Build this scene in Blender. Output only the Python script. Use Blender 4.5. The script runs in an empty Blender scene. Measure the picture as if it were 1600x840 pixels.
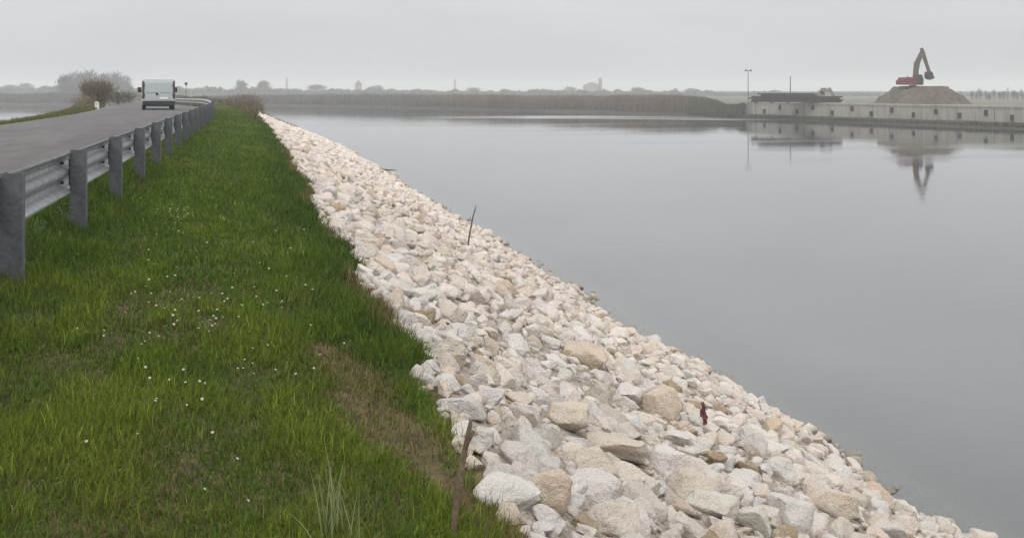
import bpy, bmesh, math, random
import numpy as np
from mathutils import Vector, Matrix, Euler

R = math.radians
scene = bpy.context.scene
C = scene.collection
rng = np.random.default_rng(7)
random.seed(7)

# ------------------------------------------------------------------ camera
F = 1555.6            # focal length in photo pixels (1600 wide)
HOR = 140.0           # horizon row in the photo
TH = R(14.77)         # yaw away from the bank direction (+Y)
CT, ST = math.cos(TH), math.sin(TH)
EYE = 6.0             # eye above the lagoon
cam = bpy.data.cameras.new('camera')
cam.lens = 35.0
cam.sensor_width = 36.0
cam.shift_y = -(420.0 - HOR) / 1600.0
cam.clip_start = 0.1
cam.clip_end = 12000
camo = bpy.data.objects.new('camera', cam)
camo.location = (0, 0, EYE)
camo.rotation_euler = (R(90), 0, -TH)
C.objects.link(camo)
scene.camera = camo

# ------------------------------------------------------------------ sky, sun, exposure
w = bpy.data.worlds.new('World')
scene.world = w
w.use_nodes = True
nt = w.node_tree
nt.nodes.clear()
def N(tree, t, **kw):
    n = tree.nodes.new(t)
    for k, v in kw.items():
        setattr(n, k, v)
    return n
SUN_EL, SUN_ROT = R(52), R(200)
out = N(nt, 'ShaderNodeOutputWorld')
bg = N(nt, 'ShaderNodeBackground')
sky = N(nt, 'ShaderNodeTexSky', sky_type='NISHITA', sun_disc=False, sun_elevation=SUN_EL, sun_rotation=SUN_ROT)
hsv = N(nt, 'ShaderNodeHueSaturation')
hsv.inputs['Saturation'].default_value = 0.12
hsv.inputs['Value'].default_value = 1.0
tc = N(nt, 'ShaderNodeTexCoord')
sep = N(nt, 'ShaderNodeSeparateXYZ')
mx = N(nt, 'ShaderNodeMath', operation='MAXIMUM'); mx.inputs[1].default_value = 0.0
ma = N(nt, 'ShaderNodeMath', operation='MULTIPLY_ADD'); ma.inputs[1].default_value = 16.0; ma.inputs[2].default_value = 5.5
mp = N(nt, 'ShaderNodeMapping'); mp.inputs['Scale'].default_value = (1.6, 1.6, 7.0)
nz = N(nt, 'ShaderNodeTexNoise'); nz.inputs['Scale'].default_value = 1.6; nz.inputs['Detail'].default_value = 4; nz.inputs['Roughness'].default_value = 0.55
mr = N(nt, 'ShaderNodeMapRange'); mr.inputs['From Min'].default_value = 0.3; mr.inputs['From Max'].default_value = 0.7; mr.inputs['To Min'].default_value = 0.91; mr.inputs['To Max'].default_value = 1.06
ml = N(nt, 'ShaderNodeMath', operation='MULTIPLY')
vc = N(nt, 'ShaderNodeVectorMath', operation='SCALE'); vc.inputs[0].default_value = (0.985, 0.995, 1.012)
mix = N(nt, 'ShaderNodeMix', data_type='RGBA'); mix.inputs[0].default_value = 0.9
L = nt.links.new
L(sky.outputs[0], hsv.inputs['Color'])
L(tc.outputs['Generated'], sep.inputs[0])
L(sep.outputs['Z'], mx.inputs[0]); L(mx.outputs[0], ma.inputs[0])
L(tc.outputs['Generated'], mp.inputs[0]); L(mp.outputs[0], nz.inputs['Vector'])
L(nz.outputs['Fac'], mr.inputs['Value'])
L(ma.outputs[0], ml.inputs[0]); L(mr.outputs[0], ml.inputs[1])
L(ml.outputs[0], vc.inputs['Scale'])
L(hsv.outputs[0], mix.inputs[6]); L(vc.outputs[0], mix.inputs[7])
L(mix.outputs[2], bg.inputs['Color'])
bg.inputs['Strength'].default_value = 0.1
L(bg.outputs[0], out.inputs[0])

sl = bpy.data.lights.new('sun', 'SUN')
sl.energy = 1.5
sl.angle = R(40)
sl.color = (1.0, 0.97, 0.93)
so = bpy.data.objects.new('sun', sl)
so.rotation_euler = Euler((R(90) - SUN_EL, 0, math.pi - SUN_ROT + R(0)))
C.objects.link(so)
so.location = (0, 0, 60)

scene.view_settings.view_transform = 'Standard'
scene.view_settings.look = 'None'
scene.view_settings.exposure = 0.0
scene.view_settings.gamma = 1.0
scene.cycles.max_bounces = 6
scene.cycles.diffuse_bounces = 3
scene.cycles.glossy_bounces = 3
scene.cycles.transparent_max_bounces = 8
scene.cycles.volume_bounces = 1
scene.cycles.use_denoising = True

# ------------------------------------------------------------------ helpers
def PD(px, d, z):
    """photo column px at depth d, height z -> world point"""
    lat = (px - 800.0) / F * d
    return Vector((lat * CT + d * ST, d * CT - lat * ST, z))
def PZ(px, py, z):
    return PD(px, F * (EYE - z) / (py - HOR), z)
def ZD(py, d):
    return EYE - (py - HOR) * d / F
def proj(X, Y, Z):
    d = Y * CT + X * ST
    lat = X * CT - Y * ST
    return 800 + F * lat / d, HOR + F * (EYE - Z) / d, d

def hash2(i, j, s):
    h = (i.astype(np.int64) * 374761393 + j.astype(np.int64) * 668265263 + s * 974634557) & 0x7fffffff
    h = ((h ^ (h >> 13)) * 1274126177) & 0x7fffffff
    h = h ^ (h >> 16)
    return (h & 0xffff) / 65535.0
def vnoise(x, y, s=0):
    x = np.asarray(x, float); y = np.asarray(y, float)
    i = np.floor(x); j = np.floor(y)
    u = x - i; v = y - j
    u = u * u * (3 - 2 * u); v = v * v * (3 - 2 * v)
    a = hash2(i, j, s); b = hash2(i + 1, j, s); c = hash2(i, j + 1, s); d = hash2(i + 1, j + 1, s)
    return a * (1 - u) * (1 - v) + b * u * (1 - v) + c * (1 - u) * v + d * u * v
def fbm(x, y, s=0, o=3):
    t = 0; a = 0.5; n = 0
    for k in range(o):
        t = t + a * vnoise(x * 2 ** k, y * 2 ** k, s + k * 17); n += a; a *= 0.5
    return t / n
def sstep(a, b, x):
    t = np.clip((x - a) / (b - a), 0, 1)
    return t * t * (3 - 2 * t)

def tag(o, label=None, cat=None, group=None, kind=None):
    if label: o['label'] = label
    if cat: o['category'] = cat
    if group: o['group'] = group
    if kind: o['kind'] = kind
    return o
def link(name, me, m, parent=None):
    o = bpy.data.objects.new(name, me)
    C.objects.link(o)
    if m is not None and len(me.materials) == 0:
        me.materials.append(m)
    if parent is not None: o.parent = parent
    return o
def empty(name, loc, rz=0.0):
    o = bpy.data.objects.new(name, None)
    o.location = loc; o.rotation_euler = (0, 0, rz)
    o.empty_display_size = 0.2
    C.objects.link(o)
    return o
def np_mesh(name, verts, faces, smooth=False, attrs=None):
    """verts (n,3); faces (m,k) int array (k=3 or 4)"""
    me = bpy.data.meshes.new(name)
    verts = np.asarray(verts, np.float32); faces = np.asarray(faces, np.int32)
    m, k = faces.shape
    me.vertices.add(len(verts)); me.vertices.foreach_set('co', verts.ravel())
    me.loops.add(m * k); me.loops.foreach_set('vertex_index', faces.ravel())
    me.polygons.add(m)
    me.polygons.foreach_set('loop_start', np.arange(0, m * k, k, dtype=np.int32))
    me.polygons.foreach_set('loop_total', np.full(m, k, np.int32))
    me.polygons.foreach_set('use_smooth', np.full(m, smooth, bool))
    if attrs:
        for an, av in attrs.items():
            av = np.asarray(av, np.float32)
            if av.ndim == 2:
                if av.shape[1] == 3: av = np.concatenate([av, np.ones((len(av), 1), np.float32)], 1)
                a = me.attributes.new(an, 'FLOAT_COLOR', 'POINT'); a.data.foreach_set('color', av.ravel())
            else:
                a = me.attributes.new(an, 'FLOAT', 'POINT'); a.data.foreach_set('value', av)
    me.update(calc_edges=True)
    me.validate()
    return me

class MB:
    """collects boxes, tubes, prisms into one mesh"""
    def __init__(s): s.bm = bmesh.new()
    def box(s, c, size, rot=None, bev=0.0, seg=2):
        r = bmesh.ops.create_cube(s.bm, size=1.0)
        vs = r['verts']
        bmesh.ops.scale(s.bm, vec=size, verts=vs)
        if bev > 0:
            es = list({e for v in vs for e in v.link_edges})
            rb = bmesh.ops.bevel(s.bm, geom=es, offset=bev, segments=seg, profile=0.6, affect='EDGES')
            vs = list({v for f in rb['faces'] for v in f.verts} | {v for v in vs if v.is_valid})
        M = Matrix.Translation(c)
        if rot is not None: M = M @ Euler(rot).to_matrix().to_4x4()
        bmesh.ops.transform(s.bm, matrix=M, verts=vs)
        return s
    def tube(s, pts, rad, n=8, cap=True):
        pts = [Vector(p) for p in pts]
        if not hasattr(rad, '__len__'): rad = [rad] * len(pts)
        rings = []
        ref = Vector((0.13, 0.27, 0.95))
        for i, p in enumerate(pts):
            a = pts[max(i - 1, 0)]; b = pts[min(i + 1, len(pts) - 1)]
            t = (b - a).normalized()
            u = t.cross(ref)
            if u.length < 0.1: u = t.cross(Vector((1, 0, 0)))
            u.normalize(); v = t.cross(u)
            rings.append([s.bm.verts.new(p + (u * math.cos(q) + v * math.sin(q)) * rad[i]) for q in [2 * math.pi * k / n for k in range(n)]])
        for a, b in zip(rings, rings[1:]):
            for k in range(n):
                s.bm.faces.new((a[k], a[(k + 1) % n], b[(k + 1) % n], b[k]))
        if cap:
            s.bm.faces.new(rings[0][::-1]); s.bm.faces.new(rings[-1])
        return s
    def prism(s, poly, x0, x1, axis='x', bev=0.0):
        """poly of (a,b): axis x -> (y,z); axis y -> (x,z); axis z -> (x,y)"""
        def V(t, a, b):
            return {'x': (t, a, b), 'y': (a, t, b), 'z': (a, b, t)}[axis]
        A = [s.bm.verts.new(V(x0, a, b)) for a, b in poly]
        B = [s.bm.verts.new(V(x1, a, b)) for a, b in poly]
        n = len(poly); fs = []
        for k in range(n):
            fs.append(s.bm.faces.new((A[k], A[(k + 1) % n], B[(k + 1) % n], B[k])))
        fs.append(s.bm.faces.new(A[::-1])); fs.append(s.bm.faces.new(B))
        bmesh.ops.recalc_face_normals(s.bm, faces=fs)
        if bev > 0:
            es = list({e for f in fs for e in f.edges})
            bmesh.ops.bevel(s.bm, geom=es, offset=bev, segments=2, profile=0.6, affect='EDGES')
        return s
    def cyl(s, c, rad, length, axis='x', n=20):
        d = {'x': Vector((1, 0, 0)), 'y': Vector((0, 1, 0)), 'z': Vector((0, 0, 1))}[axis] * (length / 2)
        return s.tube([Vector(c) - d, Vector(c) + d], rad, n)
    def build(s, name, m, parent=None, smooth=False):
        bmesh.ops.recalc_face_normals(s.bm, faces=s.bm.faces[:])
        me = bpy.data.meshes.new(name)
        s.bm.to_mesh(me); s.bm.free()
        if smooth:
            me.polygons.foreach_set('use_smooth', np.ones(len(me.polygons), bool))
        return link(name, me, m, parent)

# ------------------------------------------------------------------ materials
def mat(name, col, rough=0.8, var=0.0, scale=5.0, col2=None, metal=0.0, bump=0.0, bscale=30.0, spec=0.3, attr=None, lo=0.35, hi=0.65):
    m = bpy.data.materials.new(name); m.use_nodes = True
    t = m.node_tree; b = t.nodes['Principled BSDF']
    b.inputs['Roughness'].default_value = rough
    b.inputs['Metallic'].default_value = metal
    b.inputs['Specular IOR Level'].default_value = spec
    c4 = (*col, 1)
    b.inputs['Base Color'].default_value = c4
    geo = N(t, 'ShaderNodeTexCoord')
    src = None
    if attr:
        at = N(t, 'ShaderNodeAttribute', attribute_name=attr); src = at.outputs['Color']
    if var > 0 or col2 is not None:
        nz = N(t, 'ShaderNodeTexNoise'); nz.inputs['Scale'].default_value = scale; nz.inputs['Detail'].default_value = 6; nz.inputs['Roughness'].default_value = 0.6
        t.links.new(geo.outputs['Object'], nz.inputs['Vector'])
        mrn = N(t, 'ShaderNodeMapRange'); mrn.inputs['From Min'].default_value = lo; mrn.inputs['From Max'].default_value = hi
        t.links.new(nz.outputs['Fac'], mrn.inputs['Value'])
        if col2 is not None:
            mxn = N(t, 'ShaderNodeMix', data_type='RGBA')
            mxn.inputs[6].default_value = c4; mxn.inputs[7].default_value = (*col2, 1)
            if src: t.links.new(src, mxn.inputs[6])
            t.links.new(mrn.outputs[0], mxn.inputs[0]); src = mxn.outputs[2]
        if var > 0:
            mrn2 = N(t, 'ShaderNodeMapRange'); mrn2.inputs['From Min'].default_value = 0.25; mrn2.inputs['From Max'].default_value = 0.75
            mrn2.inputs['To Min'].default_value = 1 - var; mrn2.inputs['To Max'].default_value = 1 + var
            nz2 = N(t, 'ShaderNodeTexNoise'); nz2.inputs['Scale'].default_value = scale * 3.7; nz2.inputs['Detail'].default_value = 5
            t.links.new(geo.outputs['Object'], nz2.inputs['Vector'])
            t.links.new(nz2.outputs['Fac'], mrn2.inputs['Value'])
            vm = N(t, 'ShaderNodeVectorMath', operation='SCALE')
            if src: t.links.new(src, vm.inputs[0])
            else: vm.inputs[0].default_value = col
            t.links.new(mrn2.outputs[0], vm.inputs['Scale']); src = vm.outputs[0]
    if src: t.links.new(src, b.inputs['Base Color'])
    if bump > 0:
        nb = N(t, 'ShaderNodeTexNoise'); nb.inputs['Scale'].default_value = bscale; nb.inputs['Detail'].default_value = 6; nb.inputs['Roughness'].default_value = 0.65
        t.links.new(geo.outputs['Object'], nb.inputs['Vector'])
        bp = N(t, 'ShaderNodeBump'); bp.inputs['Strength'].default_value = bump; bp.inputs['Distance'].default_value = 0.03
        t.links.new(nb.outputs['Fac'], bp.inputs['Height']); t.links.new(bp.outputs[0], b.inputs['Normal'])
    return m

def leaf_mat(name, attr, trans=0.35):
    m = bpy.data.materials.new(name); m.use_nodes = True
    t = m.node_tree; t.nodes.clear()
    o = N(t, 'ShaderNodeOutputMaterial'); at = N(t, 'ShaderNodeAttribute', attribute_name=attr)
    d = N(t, 'ShaderNodeBsdfDiffuse'); tr = N(t, 'ShaderNodeBsdfTranslucent'); mxs = N(t, 'ShaderNodeMixShader'); mxs.inputs[0].default_value = trans
    g = N(t, 'ShaderNodeBsdfGlossy'); g.inputs['Roughness'].default_value = 0.45; mx2 = N(t, 'ShaderNodeMixShader'); mx2.inputs[0].default_value = 0.0
    t.links.new(at.outputs['Color'], d.inputs[0]); t.links.new(at.outputs['Color'], tr.inputs[0])
    t.links.new(d.outputs[0], mxs.inputs[1]); t.links.new(tr.outputs[0], mxs.inputs[2])
    t.links.new(mxs.outputs[0], mx2.inputs[1]); t.links.new(g.outputs[0], mx2.inputs[2])
    t.links.new(mx2.outputs[0], o.inputs[0])
    return m

M_soil = mat('bank_soil', (0.06, 0.05, 0.022), 0.95, 0.35, 2.0, (0.105, 0.07, 0.038), bump=0.5, bscale=12)
M_bed = mat('stone_bed', (0.22, 0.185, 0.15), 0.95, 0.6, 16.0, (0.40, 0.35, 0.29), bump=1.0, bscale=32)  # dark base colour carries the crevice shade seen in gaps between rocks
M_asph = mat('asphalt', (0.074, 0.069, 0.067), 0.85, 0.2, 0.35, (0.108, 0.102, 0.099), bump=0.3, bscale=60)
M_gravel = mat('gravel_edge', (0.2, 0.19, 0.16), 0.95, 0.3, 4.0, (0.12, 0.13, 0.06))
M_verge = mat('verge_grass', (0.05, 0.07, 0.02), 0.95, 0.4, 1.5, (0.075, 0.07, 0.03), bump=0.6, bscale=6)
M_field = mat('field', (0.06, 0.065, 0.035), 0.95, 0.3, 0.02, (0.09, 0.08, 0.055))
M_yard = mat('yard_soil', (0.16, 0.145, 0.12), 0.95, 0.2, 0.2, (0.11, 0.10, 0.08))
M_mud = mat('mud_shore', (0.05, 0.05, 0.038), 0.9, 0.3, 0.6, (0.035, 0.042, 0.02), bump=0.5, bscale=3)
M_lake = mat('lagoon_bed', (0.10, 0.095, 0.07), 0.95, 0.2, 0.5)
M_galv = mat('galvanised_steel', (0.33, 0.34, 0.35), 0.5, 0.16, 7.0, (0.22, 0.23, 0.235), metal=0.55, spec=0.5)
M_post = mat('weathered_steel_post', (0.12, 0.125, 0.14), 0.65, 0.25, 9.0, (0.08, 0.08, 0.085), metal=0.3, spec=0.4)
M_dark = mat('dark_steel', (0.03, 0.03, 0.032), 0.6, 0.1, 8)
M_grass = leaf_mat('grass_blade', 'tint', 0.35)
M_reed = leaf_mat('dry_reed', 'tint', 0.2)
M_leaf = leaf_mat('leaf', 'tint', 0.25)
M_bark = mat('bark', (0.06, 0.045, 0.035), 0.9, 0.3, 8)
M_greybark = mat('grey_bark', (0.09, 0.085, 0.08), 0.9, 0.2, 8)
M_conc = mat('quay_concrete', (0.31, 0.29, 0.25), 0.9, 0.15, 0.35, (0.22, 0.205, 0.175), bump=0.3, bscale=4)
M_rub = mat('black_rubber', (0.018, 0.018, 0.017), 0.85, 0.2, 4)
M_heap = mat('heap_soil', (0.098, 0.081, 0.060), 0.95, 0.3, 0.35, (0.065, 0.06, 0.04), bump=0.8, bscale=3)
M_red = mat('red_machine_paint', (0.12, 0.025, 0.03), 0.65, 0.2, 2)
M_brown = mat('worn_ochre_paint', (0.10, 0.07, 0.035), 0.6, 0.25, 2, (0.07, 0.055, 0.035))
M_beige = mat('pale_yellow_paint', (0.20, 0.18, 0.13), 0.6, 0.2, 2)
M_glass = mat('dark_glass', (0.02, 0.025, 0.03), 0.1, spec=0.6)
M_rust = mat('rusted_sheet_pile', (0.045, 0.036, 0.037), 0.8, 0.25, 1.2, (0.028, 0.023, 0.026))
M_timber = mat('timber', (0.14, 0.105, 0.07), 0.9, 0.3, 5)
M_vanpaint = mat('van_white_paint', (0.37, 0.395, 0.41), 0.4, 0.05, 1.5, spec=0.5)
M_vanglass = mat('painted_reflection_glass', (0.33, 0.36, 0.375), 0.3, spec=0.5)  # pale reflection on the panes is put into the base colour
M_trim = mat('black_plastic', (0.016, 0.017, 0.019), 0.6, 0.1, 6)
M_plate = mat('white_plate', (0.7, 0.7, 0.68), 0.5)
M_tail = mat('dark_red_lens', (0.05, 0.022, 0.024), 0.25, spec=0.6)
M_rim = mat('wheel_rim', (0.25, 0.25, 0.26), 0.4, metal=0.6)
M_whitepl = mat('white_plastic', (0.62, 0.62, 0.58), 0.6, 0.1, 10)
M_stem = mat('dry_stem', (0.085, 0.065, 0.045), 0.9, 0.3, 12)
M_stake = mat('weathered_brown_stake', (0.17, 0.125, 0.08), 0.9, 0.3, 14, (0.11, 0.08, 0.055), bump=0.4, bscale=40)
M_cloth = mat('maroon_cloth', (0.15, 0.05, 0.07), 0.85, 0.25, 12, bump=0.3)
M_brick = mat('far_masonry', (0.22, 0.2, 0.19), 0.9, 0.1, 0.3)
M_roof = mat('far_roof', (0.17, 0.1, 0.08), 0.9, 0.1, 0.3)

def rock_mat():
    m = bpy.data.materials.new('limestone'); m.use_nodes = True
    t = m.node_tree; b = t.nodes['Principled BSDF']
    b.inputs['Roughness'].default_value = 0.9; b.inputs['Specular IOR Level'].default_value = 0.2
    geo = N(t, 'ShaderNodeNewGeometry')
    at = N(t, 'ShaderNodeAttribute', attribute_name='tint')
    def noise(scale, detail=6, rough=0.65):
        n = N(t, 'ShaderNodeTexNoise'); n.inputs['Scale'].default_value = scale; n.inputs['Detail'].default_value = detail; n.inputs['Roughness'].default_value = rough
        t.links.new(geo.outputs['Position'], n.inputs['Vector']); return n.outputs['Fac']
    def rangen(src, a, bb, c, d):
        n = N(t, 'ShaderNodeMapRange'); n.inputs['From Min'].default_value = a; n.inputs['From Max'].default_value = bb; n.inputs['To Min'].default_value = c; n.inputs['To Max'].default_value = d
        t.links.new(src, n.inputs['Value']); return n.outputs[0]
    def mixc(fac, A, Bc):
        n = N(t, 'ShaderNodeMix', data_type='RGBA')
        t.links.new(fac, n.inputs[0]); t.links.new(A, n.inputs[6])
        n.inputs[7].default_value = (*Bc, 1); return n.outputs[2]
    c = mixc(rangen(noise(5.0), 0.53, 0.75, 0, 0.42), at.outputs['Color'], (0.60, 0.45, 0.32))   # ochre staining
    c = mixc(rangen(noise(11.0), 0.50, 0.70, 0, 0.6), c, (0.84, 0.81, 0.765))                      # chalky patches
    c = mixc(rangen(noise(17.0), 0.60, 0.78, 0, 0.45), c, (0.46, 0.40, 0.34))                     # grey lichen, dirt
    sz = N(t, 'ShaderNodeSeparateXYZ'); t.links.new(geo.outputs['Position'], sz.inputs[0])
    wz = N(t, 'ShaderNodeMath', operation='MULTIPLY_ADD'); t.links.new(noise(3.0, 3), wz.inputs[0]); wz.inputs[1].default_value = -0.16; t.links.new(sz.outputs['Z'], wz.inputs[2])
    c = mixc(rangen(wz.outputs[0], -0.03, 0.07, 0.72, 0.0), c, (0.17, 0.155, 0.10))   # wet, algae-stained foot at the waterline
    v = N(t, 'ShaderNodeVectorMath', operation='SCALE'); t.links.new(c, v.inputs[0]); t.links.new(rangen(noise(70, 6, 0.75), 0.32, 0.68, 0.80, 1.18), v.inputs['Scale'])
    t.links.new(v.outputs[0], b.inputs['Base Color'])
    add = N(t, 'ShaderNodeMath', operation='MULTIPLY_ADD'); add.inputs[1].default_value = 0.35
    t.links.new(noise(45, 5), add.inputs[0]); t.links.new(noise(9, 8, 0.7), add.inputs[2])
    bp = N(t, 'ShaderNodeBump'); bp.inputs['Strength'].default_value = 1.0; bp.inputs['Distance'].default_value = 0.14
    t.links.new(add.outputs[0], bp.inputs['Height']); t.links.new(bp.outputs[0], b.inputs['Normal'])
    return m
M_rock = rock_mat()

def water_mat():
    m = bpy.data.materials.new('lagoon_water'); m.use_nodes = True
    t = m.node_tree; t.nodes.clear()
    o = N(t, 'ShaderNodeOutputMaterial')
    geo = N(t, 'ShaderNodeNewGeometry')
    sh = N(t, 'ShaderNodeAttribute', attribute_name='shallow')
    ru = N(t, 'ShaderNodeAttribute', attribute_name='ruffle')
    mp = N(t, 'ShaderNodeMapping'); mp.inputs['Scale'].default_value = (0.5, 1.3, 1); mp.inputs['Rotation'].default_value = (0, 0, R(-15))
    t.links.new(geo.outputs['Position'], mp.inputs[0])
    n1 = N(t, 'ShaderNodeTexNoise'); n1.inputs['Scale'].default_value = 1.3; n1.inputs['Detail'].default_value = 3
    n2 = N(t, 'ShaderNodeTexNoise'); n2.inputs['Scale'].default_value = 0.05; n2.inputs['Detail'].default_value = 3
    t.links.new(mp.outputs[0], n1.inputs['Vector']); t.links.new(mp.outputs[0], n2.inputs['Vector'])
    bp = N(t, 'ShaderNodeBump'); bp.inputs['Strength'].default_value = 0.10; bp.inputs['Distance'].default_value = 0.05
    t.links.new(n1.outputs['Fac'], bp.inputs['Height'])
    g = N(t, 'ShaderNodeBsdfGlossy')
    rr = N(t, 'ShaderNodeMapRange'); rr.inputs['To Min'].default_value = 0.03; rr.inputs['To Max'].default_value = 0.15
    # a wind-ruffled lane along the far reeds
    A_, B_ = PZ(860, 182, 0), PZ(1150, 184.0, 0)
    tv_ = (B_ - A_).normalized(); nv_ = Vector((-tv_.y, tv_.x, 0))
    def dotn(vec):
        q = N(t, 'ShaderNodeVectorMath', operation='DOT_PRODUCT'); q.inputs[1].default_value = vec
        t.links.new(geo.outputs['Position'], q.inputs[0]); return q.outputs['Value']
    def band(src, c, half, soft, wb=1.0):
        a = N(t, 'ShaderNodeMath', operation='SUBTRACT'); t.links.new(src, a.inputs[0]); a.inputs[1].default_value = c
        wob = N(t, 'ShaderNodeMath', operation='MULTIPLY_ADD'); t.links.new(n2.outputs['Fac'], wob.inputs[0]); wob.inputs[1].default_value = half * wb; t.links.new(a.outputs[0], wob.inputs[2])
        b = N(t, 'ShaderNodeMath', operation='ABSOLUTE'); t.links.new(wob.outputs[0], b.inputs[0])
        m_ = N(t, 'ShaderNodeMapRange'); m_.inputs['From Min'].default_value = half; m_.inputs['From Max'].default_value = half + soft; m_.inputs['To Min'].default_value = 1; m_.inputs['To Max'].default_value = 0
        t.links.new(b.outputs[0], m_.inputs['Value']); return m_.outputs[0]
    mid_ = (A_ + B_) / 2
    mm = N(t, 'ShaderNodeMath', operation='MULTIPLY')
    t.links.new(band(dotn(nv_), nv_.dot(mid_), 11, 4), mm.inputs[0]); t.links.new(band(dotn(tv_), tv_.dot(mid_), (B_ - A_).length * 0.5, 30, 0.0), mm.inputs[1])
    t.links.new(mm.outputs[0], rr.inputs['Value']); n3 = N(t, 'ShaderNodeTexNoise'); n3.inputs['Scale'].default_value = 1.0; n3.inputs['Detail'].default_value = 4
    mp3 = N(t, 'ShaderNodeMapping'); mp3.inputs['Scale'].default_value = (0.012, 0.11, 1); mp3.inputs['Rotation'].default_value = (0, 0, R(14.8))
    t.links.new(geo.outputs['Position'], mp3.inputs[0]); t.links.new(mp3.outputs[0], n3.inputs['Vector'])
    r3 = N(t, 'ShaderNodeMapRange'); r3.inputs['From Min'].default_value = 0.45; r3.inputs['From Max'].default_value = 0.7; r3.inputs['To Max'].default_value = 0.07
    t.links.new(n3.outputs['Fac'], r3.inputs['Value'])
    ad = N(t, 'ShaderNodeMath', operation='ADD'); t.links.new(rr.outputs[0], ad.inputs[0]); t.links.new(r3.outputs[0], ad.inputs[1])
    t.links.new(ad.outputs[0], g.inputs['Roughness'])
    b3 = N(t, 'ShaderNodeMath', operation='MULTIPLY_ADD'); t.links.new(r3.outputs[0], b3.inputs[0]); b3.inputs[1].default_value = 1.6; b3.inputs[2].default_value = 0.07
    t.links.new(b3.outputs[0], bp.inputs['Strength'])
    g.inputs['Color'].default_value = (0.95, 0.96, 0.97, 1)
    t.links.new(bp.outputs[0], g.inputs['Normal'])
    d = N(t, 'ShaderNodeBsdfDiffuse')
    mc = N(t, 'ShaderNodeMix', data_type='RGBA'); mc.inputs[6].default_value = (0.012, 0.014, 0.013, 1); mc.inputs[7].default_value = (0.024, 0.026, 0.021, 1)
    t.links.new(n2.outputs['Fac'], mc.inputs[0]); t.links.new(mc.outputs[2], d.inputs[0])
    tr = N(t, 'ShaderNodeBsdfTransparent'); tr.inputs[0].default_value = (0.60, 0.66, 0.52, 1)
    mu = N(t, 'ShaderNodeMixShader'); t.links.new(sh.outputs['Fac'], mu.inputs[0]); t.links.new(d.outputs[0], mu.inputs[1]); t.links.new(tr.outputs[0], mu.inputs[2])
    fr = N(t, 'ShaderNodeFresnel'); fr.inputs['IOR'].default_value = 1.46
    t.links.new(bp.outputs[0], fr.inputs['Normal'])
    mf = N(t, 'ShaderNodeMixShader'); pw = N(t, 'ShaderNodeMath', operation='POWER'); pw.inputs[1].default_value = 0.68; t.links.new(fr.outputs[0], pw.inputs[0]); t.links.new(pw.outputs[0], mf.inputs[0]); t.links.new(mu.outputs[0], mf.inputs[1]); t.links.new(g.outputs[0], mf.inputs[2])
    t.links.new(mf.outputs[0], o.inputs[0])
    return m
M_water = water_mat()

# ------------------------------------------------------------------ terrain: the embankment as a loft of stations
def dev_r(Y):
    Y = np.asarray(Y, float)
    q = np.clip(Y - 50, 0, 46)
    return q * q / 660.0 + 0.139 * np.clip(Y - 96, 0, None)
def dev_b(Y):
    Y = np.asarray(Y, float)
    return np.clip(Y - 40, 0, None) ** 2 / 2500.0
def dev_w(Y):
    Y = np.asarray(Y, float)
    return np.clip(Y - 90, 0, None) ** 2 / 1500.0
XB0, ZB0, XW0 = 1.24, 4.0, 9.3
def stations(Y):
    Y = np.asarray(Y, float); o = np.ones_like(Y)
    r, b, wv = dev_r(Y), dev_b(Y), dev_w(Y)
    dip = 0.22 * sstep(75, 115, Y)
    mid = lambda a: 0.55 * r * (1 - a) + a * b
    return [
        (-60 - r, -1.2 * o), (-18.5 - r, -1.0 * o), (-12.3 - r, 4.25 * o - dip), (-9.5 - r, 4.60 * o - dip), (-9.15 - r, 4.64 * o - dip),
        (-5.7 - r, 4.72 * o - dip), (-2.45 - r, 4.66 * o - dip), (-2.2 - r, 4.60 * o - dip), (-1.85 - r, 4.38 * o - dip),
        (-0.5 - 0.7 * r - 0.3 * b, 4.28 * o - dip), (0.5 - 0.3 * r - 0.7 * b, 4.17 * o - 0.5 * dip), (1.24 - b, ZB0 * o), (1.9 - b, ZB0 - 0.38 * o),
        (XW0 - wv, 0.0 * o), (18 - wv, -3.6 * o)]
def terrain_z(X, Y):
    X = np.asarray(X, float); Y = np.asarray(Y, float)
    st = stations(Y)
    z = np.full(np.broadcast(X, Y).shape, -1.2)
    for (xa, za), (xb, zb) in zip(st, st[1:]):
        m = (X >= xa) & (X < xb)
        t = (X - xa) / np.maximum(xb - xa, 1e-6)
        z = np.where(m, za + (zb - za) * t, z)
    z = np.where(X >= st[-1][0], st[-1][1], z)
    return z + bumpz(X, Y)
def bumpz(X, Y):
    st = stations(Y)
    g = sstep(0, 0.5, X - st[8][0]) * (1 - sstep(-0.3, 0.2, X - st[11][0]))
    k = sstep(0.2, 1.2, X - st[11][0])
    return 0.09 * g * (fbm(X * 0.9, Y * 0.5, 3) - 0.5) + k * 0.42 * (fbm(X * 0.55 + 3, Y * 0.4, 19, 3) - 0.5)
def ray_hit(px, py, dmax=200):
    d = np.linspace(3, dmax, 12000) if dmax > 60 else np.linspace(3, dmax, 6000)
    lat = (px - 800.0) / F * d
    X = lat * CT + d * ST; Y = d * CT - lat * ST; Z = EYE - (py - HOR) / F * d
    below = Z < terrain_z(X, Y)
    i = int(np.argmax(below))
    return X[i], Y[i], float(terrain_z(X[i], Y[i])), d[i]

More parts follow.
